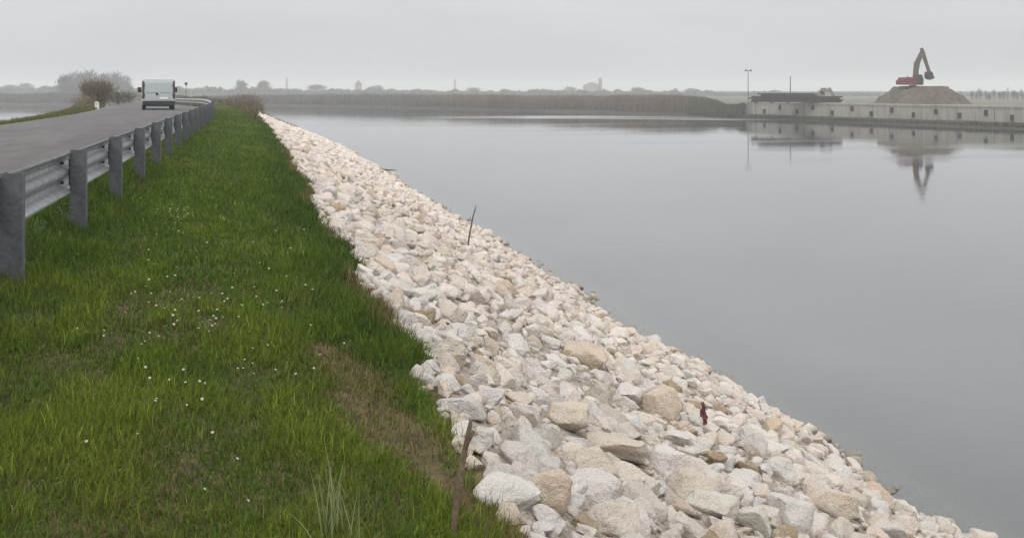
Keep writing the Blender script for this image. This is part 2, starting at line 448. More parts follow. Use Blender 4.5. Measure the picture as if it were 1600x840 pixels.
YS = np.concatenate([np.arange(-8, 30, 0.4), np.arange(30, 80, 1.0), np.arange(80, 300.1, 3.0)])
def loft(name, i0, i1, nsub, m, dz=0.0, label=None):
    st = stations(YS)
    cols = []
    for k in range(i0, i1):
        for s in range(nsub):
            t = s / nsub
            cols.append(st[k][0] * (1 - t) + st[k + 1][0] * t)
    cols.append(st[i1][0])
    V = []
    for c in cols:
        e = 1e-4
        cc = np.clip(c, st[i0][0] + e, st[i1][0] - e)
        V.append(np.stack([c, YS, terrain_z(cc, YS) + dz], 1))
    nc, ny = len(cols), len(YS)
    V = np.concatenate(V)
    I, J = np.meshgrid(np.arange(nc - 1), np.arange(ny - 1), indexing='ij')
    a = (I * ny + J).ravel()
    Fq = np.stack([a, a + ny, a + ny + 1, a + 1], 1)
    return tag(link(name, np_mesh(name, V, Fq, True), m), kind='structure')
loft('verge', 1, 3, 6, M_verge)
loft('gravel_shoulder', 3, 4, 1, M_gravel)
loft('road', 4, 6, 3, M_asph)
for n_ in M_asph.node_tree.nodes:
    if n_.type == 'TEX_NOISE' and n_.inputs['Scale'].default_value < 3:
        mp_ = N(M_asph.node_tree, 'ShaderNodeMapping'); mp_.inputs['Scale'].default_value = (1.6, 0.35, 1)
        src_ = n_.inputs['Vector'].links[0].from_socket
        M_asph.node_tree.links.new(src_, mp_.inputs[0]); M_asph.node_tree.links.new(mp_.outputs[0], n_.inputs['Vector'])
loft('road_shoulder', 6, 8, 2, M_gravel)
loft('bank', 8, 11, 8, M_soil)
loft('stone_bed', 11, 14, 10, M_bed)

# lagoon bed and water
zb = -4.0
gm = np_mesh('ground', [(-7000, -7000, zb), (7000, -7000, zb), (7000, 7000, zb), (-7000, 7000, zb)], [(0, 1, 2, 3)])
tag(link('ground', gm, M_lake), kind='structure')
offs = np.array([-30, -2, 0.3, 1.0, 1.8, 2.8, 4.2, 8, 20, 60, 150, 320, 700.0])
wy = np.concatenate([np.arange(-60, 230, 4.0), np.array([240, 260, 300, 360, 430, 520, 700.0])])
V = []; shal = []; ruf = []
sh_prof = np.interp(offs, [0.3, 1.0, 1.8, 2.8, 4.2], [0.85, 0.68, 0.48, 0.24, 0.0])
for j, y in enumerate(wy):
    xw = XW0 - float(dev_w(min(y, 230)))
    for k, of in enumerate(np.concatenate([[-900, -300, -120], offs])):
        V.append((xw + of, y, 0.0)); shal.append(sh_prof[k - 3] if k >= 3 else 0.0)
V = np.array(V); nx = len(offs) + 3
# a wind-ruffled lane in front of the far reeds
d_ = V[:, 1] * CT + V[:, 0] * ST
wf = []
for j in range(len(wy) - 1):
    for k in range(nx - 1):
        a = j * nx + k; wf.append((a, a + 1, a + nx + 1, a + nx))
tag(link('water', np_mesh('water', V, wf, False, {'shallow': np.array(shal), 'ruffle': np.zeros(len(V))}), M_water), kind='structure')

# far land: shoreline of the lagoon to the horizon
shore_px = [(-900, 163.0), (-200, 163.2), (60, 163.5), (230, 164.2), (330, 164.8), (420, 165.6), (520, 166.8), (620, 168.6), (720, 171.0), (820, 173.5), (920, 176), (1020, 178.6), (1090, 180.6), (1128, 182)]
shore = [PZ(a, b, 0.0) for a, b in shore_px]
wallA, wallB = PZ(1146, 184.5, 0.0), PZ(1600, 202.0, 0.0)
wdir = (wallB - wallA).normalized()
wallC = wallB + wdir * 60
def strip(name, lines, m, smooth=False):
    V = np.concatenate([np.array([tuple(p) for p in l]) for l in lines]); n = len(lines[0])
    Fq = [(k * n + i, k * n + i + 1, (k + 1) * n + i + 1, (k + 1) * n + i) for k in range(len(lines) - 1) for i in range(n - 1)]
    return link(name, np_mesh(name, V, Fq, smooth), m)
def away(p, dist, z):
    v = Vector((p.x, p.y, 0)).normalized()
    return Vector((p.x + v.x * dist, p.y + v.y * dist, z))
edge = shore + [wallA + wdir * 2, wallB, wallC]
def fine(line, step=6.0):
    o = []
    for a, b in zip(line, line[1:]):
        n = max(1, int((b - a).length / step))
        o += [a.lerp(b, k / n) for k in range(n)]
    return o + [line[-1]]
ef = fine(edge, 8)
jit = lambda i: float(vnoise(i * 0.37, 0.5, 5)) * 1.6 - 0.8
lines = [[away(p, -3.0 + jit(i), -1.0) for i, p in enumerate(ef)], [away(p, jit(i), 0.05) for i, p in enumerate(ef)], [away(p, 1.5 + jit(i), 0.75) for i, p in enumerate(ef)], [away(p, 9, 1.05) for p in ef]]
tag(strip('far_shore', lines, M_mud, True), kind='structure')
lines = [[away(p, 9, 1.05) for p in ef], [away(p, 60, 1.3) for p in ef], [away(p, 300, 1.4) for p in ef], [away(p, 1500, 1.5) for p in ef], [away(p, 6500, 1.5) for p in ef]]
tag(strip('far_fields', lines, M_field, True), kind='structure')

# ------------------------------------------------------------------ quay wall, yard, things on it
nrm = Vector((-wdir.y, wdir.x, 0))
if nrm.dot(Vector((wallA.x, wallA.y, 0))) < 0: nrm = -nrm
wl0, wl1 = wallA + nrm * 3.0, wallC + nrm * 3.0
WTOP = 3.35
wlen = (wl1 - wl0).length
wrot = math.atan2(wdir.y, wdir.x)
mp_ = N(M_conc.node_tree, 'ShaderNodeMapping'); mp_.inputs['Scale'].default_value = (2.2, 2.2, 0.35)
for n_ in list(M_conc.node_tree.nodes):
    if n_.type == 'TEX_NOISE' and n_.inputs['Scale'].default_value < 3:
        src_ = n_.inputs['Vector'].links[0].from_socket
        M_conc.node_tree.links.new(src_, mp_.inputs[0]); M_conc.node_tree.links.new(mp_.outputs[0], n_.inputs['Vector'])
qw = empty('quay_wall', (wl0.x, wl0.y, 0), wrot)
tag(qw, 'long grey concrete quay wall with dark fenders along the far shore', 'quay wall')
side = 1 if nrm.dot(Vector((-math.sin(wrot), math.cos(wrot), 0))) > 0 else -1   # +1: land is local +y
mb = MB(); mb.box((wlen / 2, side * 0.5, 1.2), (wlen, 1.0, 4.0)); mb.build('wall', M_conc, qw)
mb = MB(); mb.box((wlen / 2, side * 0.45, WTOP - 0.075 + 0.003), (wlen, 1.16, 0.35), bev=0.04); mb.build('coping', M_conc, qw)
mb = MB()
for k in range(int(wlen / 7.0)):
    mb.box((3.5 + k * 7.0, -side * 0.005, 1.9), (0.07, 0.05, 2.4))
mb.build('joint', M_dark, qw)
def wall_at(px):
    """distance along the wall where photo column px meets its face"""
    k = (px - 800.0) / F
    dx, dy = k * CT + ST, CT - k * ST
    A = np.array([[dx, -wdir.x], [dy, -wdir.y]]); b = np.array([wl0.x, wl0.y])
    s = np.linalg.solve(A, b)
    return s[1], s[0]
for px, py in [(1219, 168), (1271, 168), (1332, 170), (1394, 172), (1463, 174.5), (1541, 176.5), (1195, 174), (1246, 174.5), (1301, 176.5), (1362, 178), (1428, 179.5), (1500, 180.5), (1582, 184), (1640, 179), (1690, 187)]:
    s, d = wall_at(px); z = ZD(py, d)
    mb = MB()
    mb.box((s, -side * 0.13, z), (0.58, 0.26, 0.92), bev=0.06, seg=2)
    mb.build('fender', M_rub, qw)
# yard behind the wall
y0 = [wl0 + nrm * 0.9 - wdir * 0, wl1 + nrm * 0.9]
yl = fine([y0[0], y0[1]], 12)
tag(strip('yard', [[Vector((p.x, p.y, WTOP - 0.05)) for p in yl], [Vector((p.x, p.y, WTOP - 0.02)) + nrm * 60 for p in yl], [Vector((p.x, p.y, 1.0)) + nrm * 85 for p in yl]], M_yard), kind='structure')
# left end of the yard: grassed ramp
e0 = wl0 + nrm * 0.3
ramp = [[e0 + wdir * 0.2 + Vector((0, 0, WTOP - 0.1)), e0 + nrm * 60 + Vector((0, 0, WTOP - 0.1))], [e0 - wdir * 5 + Vector((0, 0, 2.6)), e0 - wdir * 5 + nrm * 60 + Vector((0, 0, 2.6))], [e0 - wdir * 11 + Vector((0, 0, 0.6)), e0 - wdir * 11 + nrm * 60 + Vector((0, 0, 0.6))]]
tag(strip('ramp', ramp, M_verge, True), kind='structure')

# soil heap
def heap():
    cpos = PD(1441, 188, 0)
    n = 90
    u = np.linspace(-1, 1, n)
    U, W = np.meshgrid(u, u, indexing='ij')
    half_x, half_y = 9.3, 7.5
    rr = np.sqrt((np.abs(U) / 0.98) ** 2.2 + np.abs(W / 0.95) ** 2.2)
    ang = np.arctan2(W, U)
    h = np.clip((1 - rr) / 0.52, 0, 1)
    h = np.where(h < 1, h ** 0.95, 1)
    z = 3.35 * h
    px_ = U * half_x
    z = z - 0.35 * sstep(2.0, 4.5, px_) * h
    z = z + (fbm(U * 6 + 9, W * 6 + 3, 31, 5) - 0.5) * 1.7 * sstep(0, 0.35, h)
    z = np.minimum(z, 3.42 + 0.1 * fbm(U * 5, W * 5, 4))
    z = z - 0.15
    lx = Vector((CT, -ST, 0)); ly = Vector((ST, CT, 0))
    P = np.stack([cpos.x + lx.x * px_ + ly.x * W * half_y, cpos.y + lx.y * px_ + ly.y * W * half_y, WTOP - 0.04 + z], -1).reshape(-1, 3)
    I, J = np.meshgrid(np.arange(n - 1), np.arange(n - 1), indexing='ij'); a = (I * n + J).ravel()
    o = link('soil_heap', np_mesh('soil_heap', P, np.stack([a, a + n, a + n + 1, a + 1], 1), True), M_heap)
    tag(o, 'broad flat-topped heap of brown soil behind the quay wall with a red excavator on top', 'soil heap')
    return cpos
heap_c = heap()
HEAP_TOP = WTOP + 3.2

def excavator(loc, heading, pose, body_m, arm_m, label, sc=1.0, cab_dark=True):
    """local: x forward (boom), z up"""
    root = empty('excavator', loc, heading); root.scale = (sc, sc, sc)
    tag(root, label, 'excavator')
    for s in (-1, 1):
        mb = MB(); yc = s * 0.95
        pts = []
        for k in range(9): a = math.pi / 2 + math.pi * k / 8; pts.append((-1.35 + 0.38 * math.cos(a), 0.38 + 0.38 * math.sin(a)))
        for k in range(9): a = -math.pi / 2 + math.pi * k / 8; pts.append((1.35 + 0.38 * math.cos(a), 0.38 + 0.38 * math.sin(a)))
        mb.prism(pts, yc - 0.25, yc + 0.25, 'y')
        tr = mb.build('track', M_rub, root)
        mb = MB()
        for k in range(6): mb.cyl((-1.25 + 0.5 * k, yc + s * 0.26, 0.34), 0.2, 0.06, 'y', 12)
        mb.build('roller', M_dark, tr)
    mb = MB(); mb.box((0, 0, 0.5), (2.0, 1.5, 0.4), bev=0.05); mb.cyl((0, 0, 0.8), 0.6, 0.25, 'z'); mb.build('undercarriage', M_dark, root)
    mb = MB(); mb.prism([(-2.0, 1.0), (-2.1, 1.25), (-2.1, 2.0), (-1.9, 2.25), (-0.6, 2.28), (0.4, 2.1), (1.2, 1.7), (1.25, 0.95)], -1.2, 1.2, 'y', 0.06)
    mb.build('housing', body_m, root)
    mb = MB(); mb.box((-2.2, 0, 1.4), (0.5, 2.3, 0.8), bev=0.12); mb.build('counterweight', M_dark if not cab_dark else body_m, root)
    mb = MB(); mb.prism([(0.1, 1.5), (0.1, 2.65), (0.25, 2.75), (1.05, 2.72), (1.35, 1.9), (1.3, 1.0), (0.1, 1.0)], -1.22, -0.32, 'y', 0.05)
    cab = mb.build('cab', M_dark if cab_dark else body_m, root)
    mb = MB(); mb.prism([(0.25, 1.75), (0.25, 2.55), (1.0, 2.55), (1.2, 1.8)], -1.235, -0.305, 'y'); mb.build('window', M_glass, cab)
    mb = MB(); mb.cyl((-1.2, -0.6, 2.2), 0.07, 0.6, 'z', 10); mb.build('exhaust', M_dark, root)
    b0, b1, b2, s1, bk = pose     # boom foot, elbow, tip, stick end, bucket tilt
    def beam(pts, w_, hs):
        mb = MB()
        for (pa, pb, ha, hb) in zip(pts, pts[1:], hs, hs[1:]):
            a, b = Vector((pa[0], 0, pa[1])), Vector((pb[0], 0, pb[1]))
            t = (b - a).normalized(); n = Vector((-t.z, 0, t.x))
            poly = [a + n * ha / 2 - t * 0.05, b + n * hb / 2 + t * 0.05, b - n * hb / 2 + t * 0.05, a - n * ha / 2 - t * 0.05]
            mb.prism([(p.x, p.z) for p in poly], -w_ / 2, w_ / 2, 'y', 0.02)
        return mb
    beam([b0, b1, b2], 0.42, [0.65, 0.9, 0.5]).build('boom', arm_m, root)
    tv = (Vector(b2) - Vector(s1)).normalized() * 0.55
    beam([(b2[0] + tv.x, b2[1] + tv.y), b2, s1], 0.34, [0.4, 0.65, 0.4]).build('stick', arm_m, root)
    def piston(a, b, r):
        a, b = Vector((a[0], 0, a[1])), Vector((b[0], 0, b[1])); mdl = a.lerp(b, 0.55)
        mb = MB(); mb.tube([a, mdl], r, 10); mb.tube([mdl, b], r * 0.55, 10); mb.build('hydraulic_cylinder', M_dark, root)
    piston((b0[0] + 0.55, b0[1] - 0.25), (b1[0] + 0.25, b1[1] - 0.1), 0.13)
    piston((b1[0] - 0.1, b1[1] + 0.5), (b2[0] + tv.x * 0.9, b2[1] + tv.y * 0.9), 0.11)
    piston((b2[0] + 0.3, b2[1] - 0.3), (s1[0] + 0.2, s1[1] + 0.35), 0.09)
    mb = MB()
    prof = [(-0.55, 0.15), (-0.6, -0.5), (-0.35, -1.0), (0.15, -1.15), (0.65, -0.9), (0.75, -0.55), (0.55, -0.5), (0.35, 0.1), (0.0, 0.28)]
    ca, sa = math.cos(bk), math.sin(bk)
    prof = [(s1[0] + x * ca - z * sa, s1[1] + x * sa + z * ca) for x, z in prof]
    mb.prism(prof, -0.55, 0.55, 'y', 0.03)
    bu = mb.build('bucket', M_dark, root)
    mb = MB()
    for k in range(5):
        tx, tz = 0.78, -0.6
        mb.box((s1[0] + tx * ca - tz * sa, -0.44 + 0.22 * k, s1[1] + tx * sa + tz * ca), (0.22, 0.09, 0.1), (0, -bk, 0))
    mb.build('tooth', M_dark, bu)
    return root
ex = PD(1426, 187, HEAP_TOP - 0.75)
excavator((ex.x, ex.y, ex.z), -TH + R(6), ((0.35, 1.6), (0.75, 4.6), (1.75, 6.7), (3.0, 3.0), R(-8)), M_red, M_brown,
          'red excavator with raised ochre boom and hanging dark bucket on top of the soil heap', 1.1)
ex2 = PD(1277, 202, WTOP - 0.02)
excavator((ex2.x, ex2.y, ex2.z), -TH + R(5), ((0.3, 1.3), (0.9, 2.6), (3.0, 2.75), (3.9, 1.1), R(20)), M_beige, M_beige,
          'pale yellow excavator with lowered arched boom behind the dark sheet pile stack', 0.92, False)

# dark stack of sheet piles on the quay
def pile_stack():
    a, b = PD(1170, 197, 0), PD(1318, 190, 0)
    dv = (b - a); ln = dv.length; rz = math.atan2(dv.y, dv.x)
    root = empty('sheet_pile_stack', (a.x, a.y, WTOP - 0.02), rz)
    tag(root, 'long low stack of dark rusted sheet piles on the quay left of the soil heap', 'sheet pile stack')
    for x0, x1, rows in ((0.0, ln * 0.985, 4), (1.6, ln * 0.72, 6)):
        for k in range(rows if x0 == 0 else 2):
            mb = MB(); z = 0.2 + 0.30 * (k + (0 if x0 == 0 else 4))
            poly = []
            for q in range(7):
                poly += [(q * 0.42, z + (0.0 if q % 2 == 0 else 0.09)), (q * 0.42 + 0.3, z + (0.0 if q % 2 == 0 else 0.09))]
            poly = poly + [(p[0], p[1] + 0.2) for p in reversed(poly)]
            e = 0.35 * math.sin(k * 2.3 + x0)
            mb.prism(poly, x0 + 0.3 + e, x1 - 0.3 + e, 'x'); mb.build('sheet_pile', M_rust, root)
    for k in range(6):
        mb = MB(); mb.box((ln * (0.06 + 0.175 * k), 1.4, 0.1), (0.25, 3.2, 0.2)); mb.build('bearer', M_timber, root)
pile_stack()

# lamp mast and bare pole on the quay
def mast(px, d, ytop, label, arms, z0=WTOP - 0.05, r=0.085, name='floodlight_mast', cat='light mast'):
    p = PD(px, d, z0); zt = ZD(ytop, d)
    root = empty(name, p, -TH); tag(root, label, cat)
    mb = MB(); mb.tube([(0, 0, 0), (0, 0, (zt - z0))], [r, r * 0.65], 10); mb.build('pole', M_greybark, root)
    mb = MB(); mb.box((0, 0, 0.1), (0.5, 0.5, 0.2), bev=0.03); mb.build('footing', M_conc, root)
    if arms:
        mb = MB(); mb.box((0, 0, zt - z0), (1.3, 0.1, 0.1)); mb.build('crossbar', M_greybark, root)
        for s in (-1, 1):
            mb = MB(); mb.box((s * 0.5, -0.15, zt - z0 + 0.02), (0.35, 0.22, 0.28), (R(-25), 0, 0), 0.03); mb.build('floodlight', M_dark, root)
    else:
        mb = MB(); mb.tube([(0, 0, zt - z0), (0, 0, zt - z0 + 0.3)], [r * 0.9, r * 0.3], 8); mb.build('cap', M_greybark, root)
mast(1169, 200, 110.5, 'tall thin mast with two floodlights at the left end of the quay', True)
mast(1235, 205, 121, 'slim grey pole without lamps behind the dark sheet pile stack', False, r=0.12, name='pole', cat='pole')

# ------------------------------------------------------------------ blades / twigs generator (numpy)
def blades(base, length, width, lean, az, curve, tint, tip_tint=None, seg=2):
    """base (n,3). returns verts, tri faces, colours for curved tapering strips"""
    n = len(base)
    dirx = np.stack([np.cos(az), np.sin(az), np.zeros(n)], 1)
    side = np.stack([-np.sin(az), np.cos(az), np.zeros(n)], 1)
    up = np.array([0, 0, 1.0])
    V = []; Cc = []
    for k in range(seg + 1):
        t = k / seg
        a = lean + curve * t
        # integrate approx
        am = lean + curve * t * 0.5
        p = base + (dirx * np.sin(am)[:, None] + up * np.cos(am)[:, None]) * (length * t)[:, None]
        wd = width * (1 - t ** 1.5) * 0.5
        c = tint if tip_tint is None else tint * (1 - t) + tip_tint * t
        if k < seg:
            V += [p - side * wd[:, None], p + side * wd[:, None]]; Cc += [c, c]
        else:
            V += [p]; Cc += [c]
    nv = 2 * seg + 1
    V = np.stack(V, 1).reshape(-1, 3); Cc = np.stack(Cc, 1).reshape(-1, 3)
    i = np.arange(n) * nv
    Fs = []
    for k in range(seg - 1):
        Fs += [np.stack([i + 2 * k, i + 2 * k + 1, i + 2 * k + 3], 1), np.stack([i + 2 * k, i + 2 * k + 3, i + 2 * k + 2], 1)]
    k = seg - 1
    Fs.append(np.stack([i + 2 * k, i + 2 * k + 1, i + 2 * k + 2], 1))
    return V, np.concatenate(Fs), Cc

# ------------------------------------------------------------------ grass on the bank
bx, by, bz, bd = ray_hit(512, 548, 40)          # centre of the worn brown patch
qx, qy, bz2, bd2 = ray_hit(735, 800, 40)
def edge_x(Y):
    return 1.05 - 0.08 * sstep(8, 4, Y) - dev_b(Y) + (fbm(Y * 0.8, Y * 0 + 2, 55, 3) - 0.5) * 0.55
def brown_mask(X, Y):
    px, py, d = proj(X, Y, terrain_z(X, Y))
    # a worn slip running down the bank from the crest to the stake
    ex, ey = qx - bx, qy - by
    t = np.clip(((X - bx) * ex + (Y - by) * ey) / (ex * ex + ey * ey), 0, 1)
    dist = np.hypot(X - bx - t * ex, Y - by - t * ey)
    w_ = 0.08 + 0.16 * np.sin(np.pi * np.clip(t * 0.85 + 0.1, 0, 1))
    return 1 - sstep(0.25, 1.45, dist / w_ + (fbm(X * 3.3, Y * 2.0, 77, 3) - 0.5) * 1.3)

def make_grass():
    n = 520000
    lo, hi = 3.2, 150.0
    # depth density ~ d^-1.6 over a band of about constant width
    u = rng.random(n); a = -0.6
    Y = (lo ** a + u * (hi ** a - lo ** a)) ** (1 / a)
    st = stations(Y)
    x0 = st[7][0] - 0.15; x1 = edge_x(Y) + 0.04 + 0.10 * (rng.random(n) ** 3)
    X = x0 + rng.random(n) * (x1 - x0)
    px, py, d = proj(X, Y, terrain_z(X, Y))
    ok = (px > -60) & (px < 930) & (py < 900) & (d > 3)
    br = brown_mask(X, Y)
    ok &= rng.random(n) > br * 0.52
    X, Y, d, br = X[ok], Y[ok], d[ok], br[ok]
    n = len(X); Z = terrain_z(X, Y) - 0.01
    clump = fbm(X * 3.4, Y * 2.2, 11, 4)
    big = fbm(X * 0.7 + 0.35 * Y, Y * 0.2 - 0.2 * X, 23, 4)
    dry = sstep(0.60, 0.78, fbm(X * 1.1 + 40, Y * 0.7, 91, 3))
    edge = sstep(-1.1, -0.05, X - edge_x(Y)) * sstep(5, 9, Y)
    railside = 1 - sstep(0.1, 0.7, X - stations(Y)[8][0])
    k = (d / 4.0)
    broad = rng.random(n) < 0.42
    length = (0.04 + 0.095 * np.clip(clump - 0.22, 0, 1)) * (0.5 + 0.95 * rng.random(n)) * (1.05 + 0.8 * edge + 0.4 * railside) * (1 - 0.25 * br)
    length *= np.clip(k, 1, 3) ** 0.25
    width = 0.0042 * k ** 0.8 * (0.7 + 0.7 * rng.random(n))
    width = np.where(broad, width * 2.8, width * 0.85); length = np.where(broad, length * 0.5, length)
    lean = np.abs(rng.normal(0.3, 0.35, n)) + np.where(broad, 0.5, 0)
    flow = 6.28 * fbm(X * 0.9 + 7, Y * 0.7, 61, 2) * 1.5
    az = flow + rng.normal(0, 1.9, n)
    curve = rng.normal(0.7, 0.4, n)
    g0 = np.array([0.084, 0.134, 0.018]); g1 = np.array([0.122, 0.164, 0.024]); g2 = np.array([0.050, 0.094, 0.020]); gb = np.array([0.165, 0.122, 0.063])
    m1 = sstep(0.40, 0.68, big)[:, None]; m2 = sstep(0.35, 0.62, clump)[:, None]
    col = g0 * (1 - m1) + g1 * m1
    col = col * (1 - 0.6 * (1 - m2)) + g2 * 0.6 * (1 - m2)
    col = col * (1 - 0.65 * edge[:, None]) + g2 * 0.8 * 0.65 * edge[:, None]  # darker edge weeds, with shade of the steeper bank put into the tint
    dead = (rng.random(n) < 0.025 + 0.13 * dry + 0.55 * br + 0.75 * sstep(-0.22, 0.0, X - edge_x(Y)) * sstep(0.42, 0.62, fbm(Y * 0.45, X * 0.3, 44, 2)))[:, None]
    lime = (rng.random(n) < 0.10)[:, None]
    col = np.where(lime, col * np.array([1.9, 1.7, 1.9]), col)
    col = np.where(dead, gb * (0.6 + 0.8 * rng.random((n, 1))), col)
    col = col * (0.36 + 1.08 * rng.random((n, 1)))
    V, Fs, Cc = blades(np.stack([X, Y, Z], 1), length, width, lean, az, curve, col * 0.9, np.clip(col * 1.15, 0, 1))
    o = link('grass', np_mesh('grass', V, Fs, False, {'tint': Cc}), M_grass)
    tag(o, 'lush green spring grass with worn brown patches covering the bank', 'grass', kind='stuff')
    # verge grass on the far side of the road
    n = 42000
    Y = 26 + rng.random(n) ** 1.3 * 150
    st = stations(Y)
    X = st[3][0] + 0.15 - rng.random(n) ** 1.2 * 4.5
    Z = terrain_z(X, Y) - 0.02
    cl = fbm(X * 0.5, Y * 0.3, 33)
    length = (0.08 + 0.3 * np.clip(cl - 0.3, 0, 1)) * (0.5 + rng.random(n)) * (1 + 0.6 * sstep(-10.5, -13, X + dev_r(Y)))
    width = 0.03 * (Y / 40)
    c0 = np.array([0.075, 0.10, 0.022]); c1 = np.array([0.12, 0.115, 0.04])
    mm = sstep(0.35, 0.65, cl)[:, None]
    col = (c0 * (1 - mm) + c1 * mm) * (0.6 + 0.7 * rng.random((n, 1)))
    V, Fs, Cc = blades(np.stack([X, Y, Z], 1), length, width, np.abs(rng.normal(0.2, 0.2, n)), rng.random(n) * 6.28, rng.normal(0.5, 0.3, n), col)
    o = link('verge_grass', np_mesh('verge_grass', V, Fs, False, {'tint': Cc}), M_grass)
    tag(o, 'low grass along the far verge of the road', 'grass', kind='stuff')
make_grass()

# ------------------------------------------------------------------ rocks
def ico(sub):
    bm = bmesh.new(); bmesh.ops.create_icosphere(bm, subdivisions=sub, radius=1.0)
    bm.verts.ensure_lookup_table()
    v = np.array([tuple(x.co) for x in bm.verts]); f = np.array([[x.index for x in p.verts] for p in bm.faces]); bm.free()
    return v, f
ICO = {k: ico(k) for k in (2, 3, 4)}
def rock_shape(sub, r_, ax=(1, 0.8, 0.62), planes=17, jitter=0.035):
    v, f = ICO[sub]; v = v.copy()
    nn = r_.normal(size=(planes, 3)); nn /= np.linalg.norm(nn, axis=1)[:, None]
    oo = 0.44 + 0.30 * r_.random(planes)
    for a, o in zip(nn, oo):
        dd = v @ a; ex_ = np.clip(dd - o, 0, None)
        v -= a * ex_[:, None] * 0.985
    if jitter > 0:
        ph = r_.random((4, 3)) * 6.28; fr = r_.normal(size=(4, 3)) * 2.6
        for p, q in zip(ph, fr):
            v *= (1 + jitter * np.sin(v @ q + p[0]))[:, None]
    if sub >= 4:
        for a_, f_ in ((0.028, 7.0), (0.018, 13.0), (0.012, 23.0)):
            q_ = r_.normal(size=(3, 3)); q_ = q_ / np.linalg.norm(q_, axis=1)[:, None] * f_
            v = v * (1 + a_ * (np.sin(v @ q_[0] + r_.random() * 6) * np.sin(v @ q_[1] + r_.random() * 6) + 0.6 * np.sin(v @ q_[2] + r_.random() * 6)))[:, None]
    v /= np.abs(v).max(0)
    return v * np.array(ax), f
def rot_mat(r_):
    e = Euler((r_.normal(0, 0.35), r_.normal(0, 0.35), r_.random() * 6.28)).to_matrix()
    return np.array(e)
CLS = [('white', (0.88, 0.815, 0.745), 0.42), ('cream', (0.87, 0.765, 0.665), 0.40), ('buff', (0.80, 0.665, 0.545), 0.14), ('grey', (0.66, 0.585, 0.51), 0.02), ('ochre', (0.50, 0.38, 0.25), 0.02)]
slope_k = 4.0 / 8.36
SL = math.atan(slope_k)
def slope_z(X, Y):
    return terrain_z(X, Y)

special = []   # px, py, radius in px of the photo, axes, class colour, label
SP = [
 (703, 603, 24, (1, .9, .85), (0.70, 0.69, 0.66), 'blocky white rock with a grey foot at the grass edge beside the brown slip'),
 (900, 693, 27, (1, .6, .36), (0.78, 0.77, 0.76), 'flat bright white slab, the whitest stone of the lower slope'),
 (1210, 673, 19, (.8, .8, 1), (0.50, 0.37, 0.21), 'upright ochre rock standing at the water edge'),
 (1368, 774, 32, (1, .8, .6), (0.42, 0.28, 0.19), 'rust brown rock at the water edge in the lower right'),
 (856, 782, 44, (1, .8, 1.0), (0.56, 0.44, 0.32), 'large orange stained rock beside the grass at the foot of the picture'),
 (992, 766, 43, (1, .9, .75), (0.62, 0.57, 0.52), 'rounded cream rock right below a dark hollow'),
 (1233, 812, 38, (.95, .9, .9), (0.70, 0.68, 0.65), 'round pale white boulder near the lower right end of the rocks'),
 (932, 744, 42, (.85, .8, .95), (0.60, 0.55, 0.48), 'tall rounded cream boulder left of the dark hollow'),
 (1112, 790, 48, (1, .6, .5), (0.66, 0.65, 0.60), 'long pale boulder lying on its side near the bottom of the slope'),
 (706, 562, 27, (1, .8, .6), (0.42, 0.31, 0.20), 'brown ochre rock just above the blocky white rock'),
 (786, 450, 26, (1, .8, .6), (0.46, 0.36, 0.24), 'tan brown rock high on the slope near the tall dry stem'),
 (920, 560, 40, (1, .8, .6), (0.52, 0.43, 0.32), 'broad tan boulder in the middle of the slope'),
 (882, 655, 40, (1, .85, .7), (0.58, 0.51, 0.42), 'broad angular cream rock above the flat white slab'),
 (1170, 746, 24, (1, .8, .7), (0.74, 0.72, 0.69), 'small bright white rock with a shadowed underside on the lower slope'),
 (965, 700, 50, (1, .7, .5), (0.56, 0.50, 0.42), 'wide flat cream rock right of the white slab'),
 (1075, 765, 46, (1, .8, .7), (0.54, 0.49, 0.43), 'big grey cream block between the round cream rock and the long pale boulder'),
 (1180, 815, 38, (1, .9, .8), (0.66, 0.63, 0.59), 'pale block left of the round white boulder'),
 (1030, 640, 34, (.9, .8, 1), (0.52, 0.42, 0.31), 'upright tan block left of the maroon rag'),
 (955, 822, 52, (1, .8, .7), (0.60, 0.56, 0.51), 'large cream block at the very bottom of the picture'),
 (1300, 790, 44, (1, .7, .6), (0.50, 0.42, 0.33), 'flat buff rock left of the rust brown rock'),
 (1180, 685, 36, (1, .55, .5), (0.66, 0.64, 0.61), 'long white rock sloping down toward the upright ochre rock'),
]
rocks = []    # X,Y,Z,r,axes,tint,cls,label
def slope_hit(px, py):
    return ray_hit(px, py, 60)
for px, py, rp, ax, col, lab in SP:
    X, Y, Z, d = slope_hit(px, py + rp * 0.25)
    rr_ = rp / F * d * 1.06
    rocks.append((X, Y, Z + 0.3 * rr_, rr_, ax, np.clip(np.array(col) * 0.55 * np.array([1.42, 1.33, 1.22]) + 0.45 * np.array([0.84, 0.745, 0.645]), 0, [0.86, 0.80, 0.74]), 'special', lab))

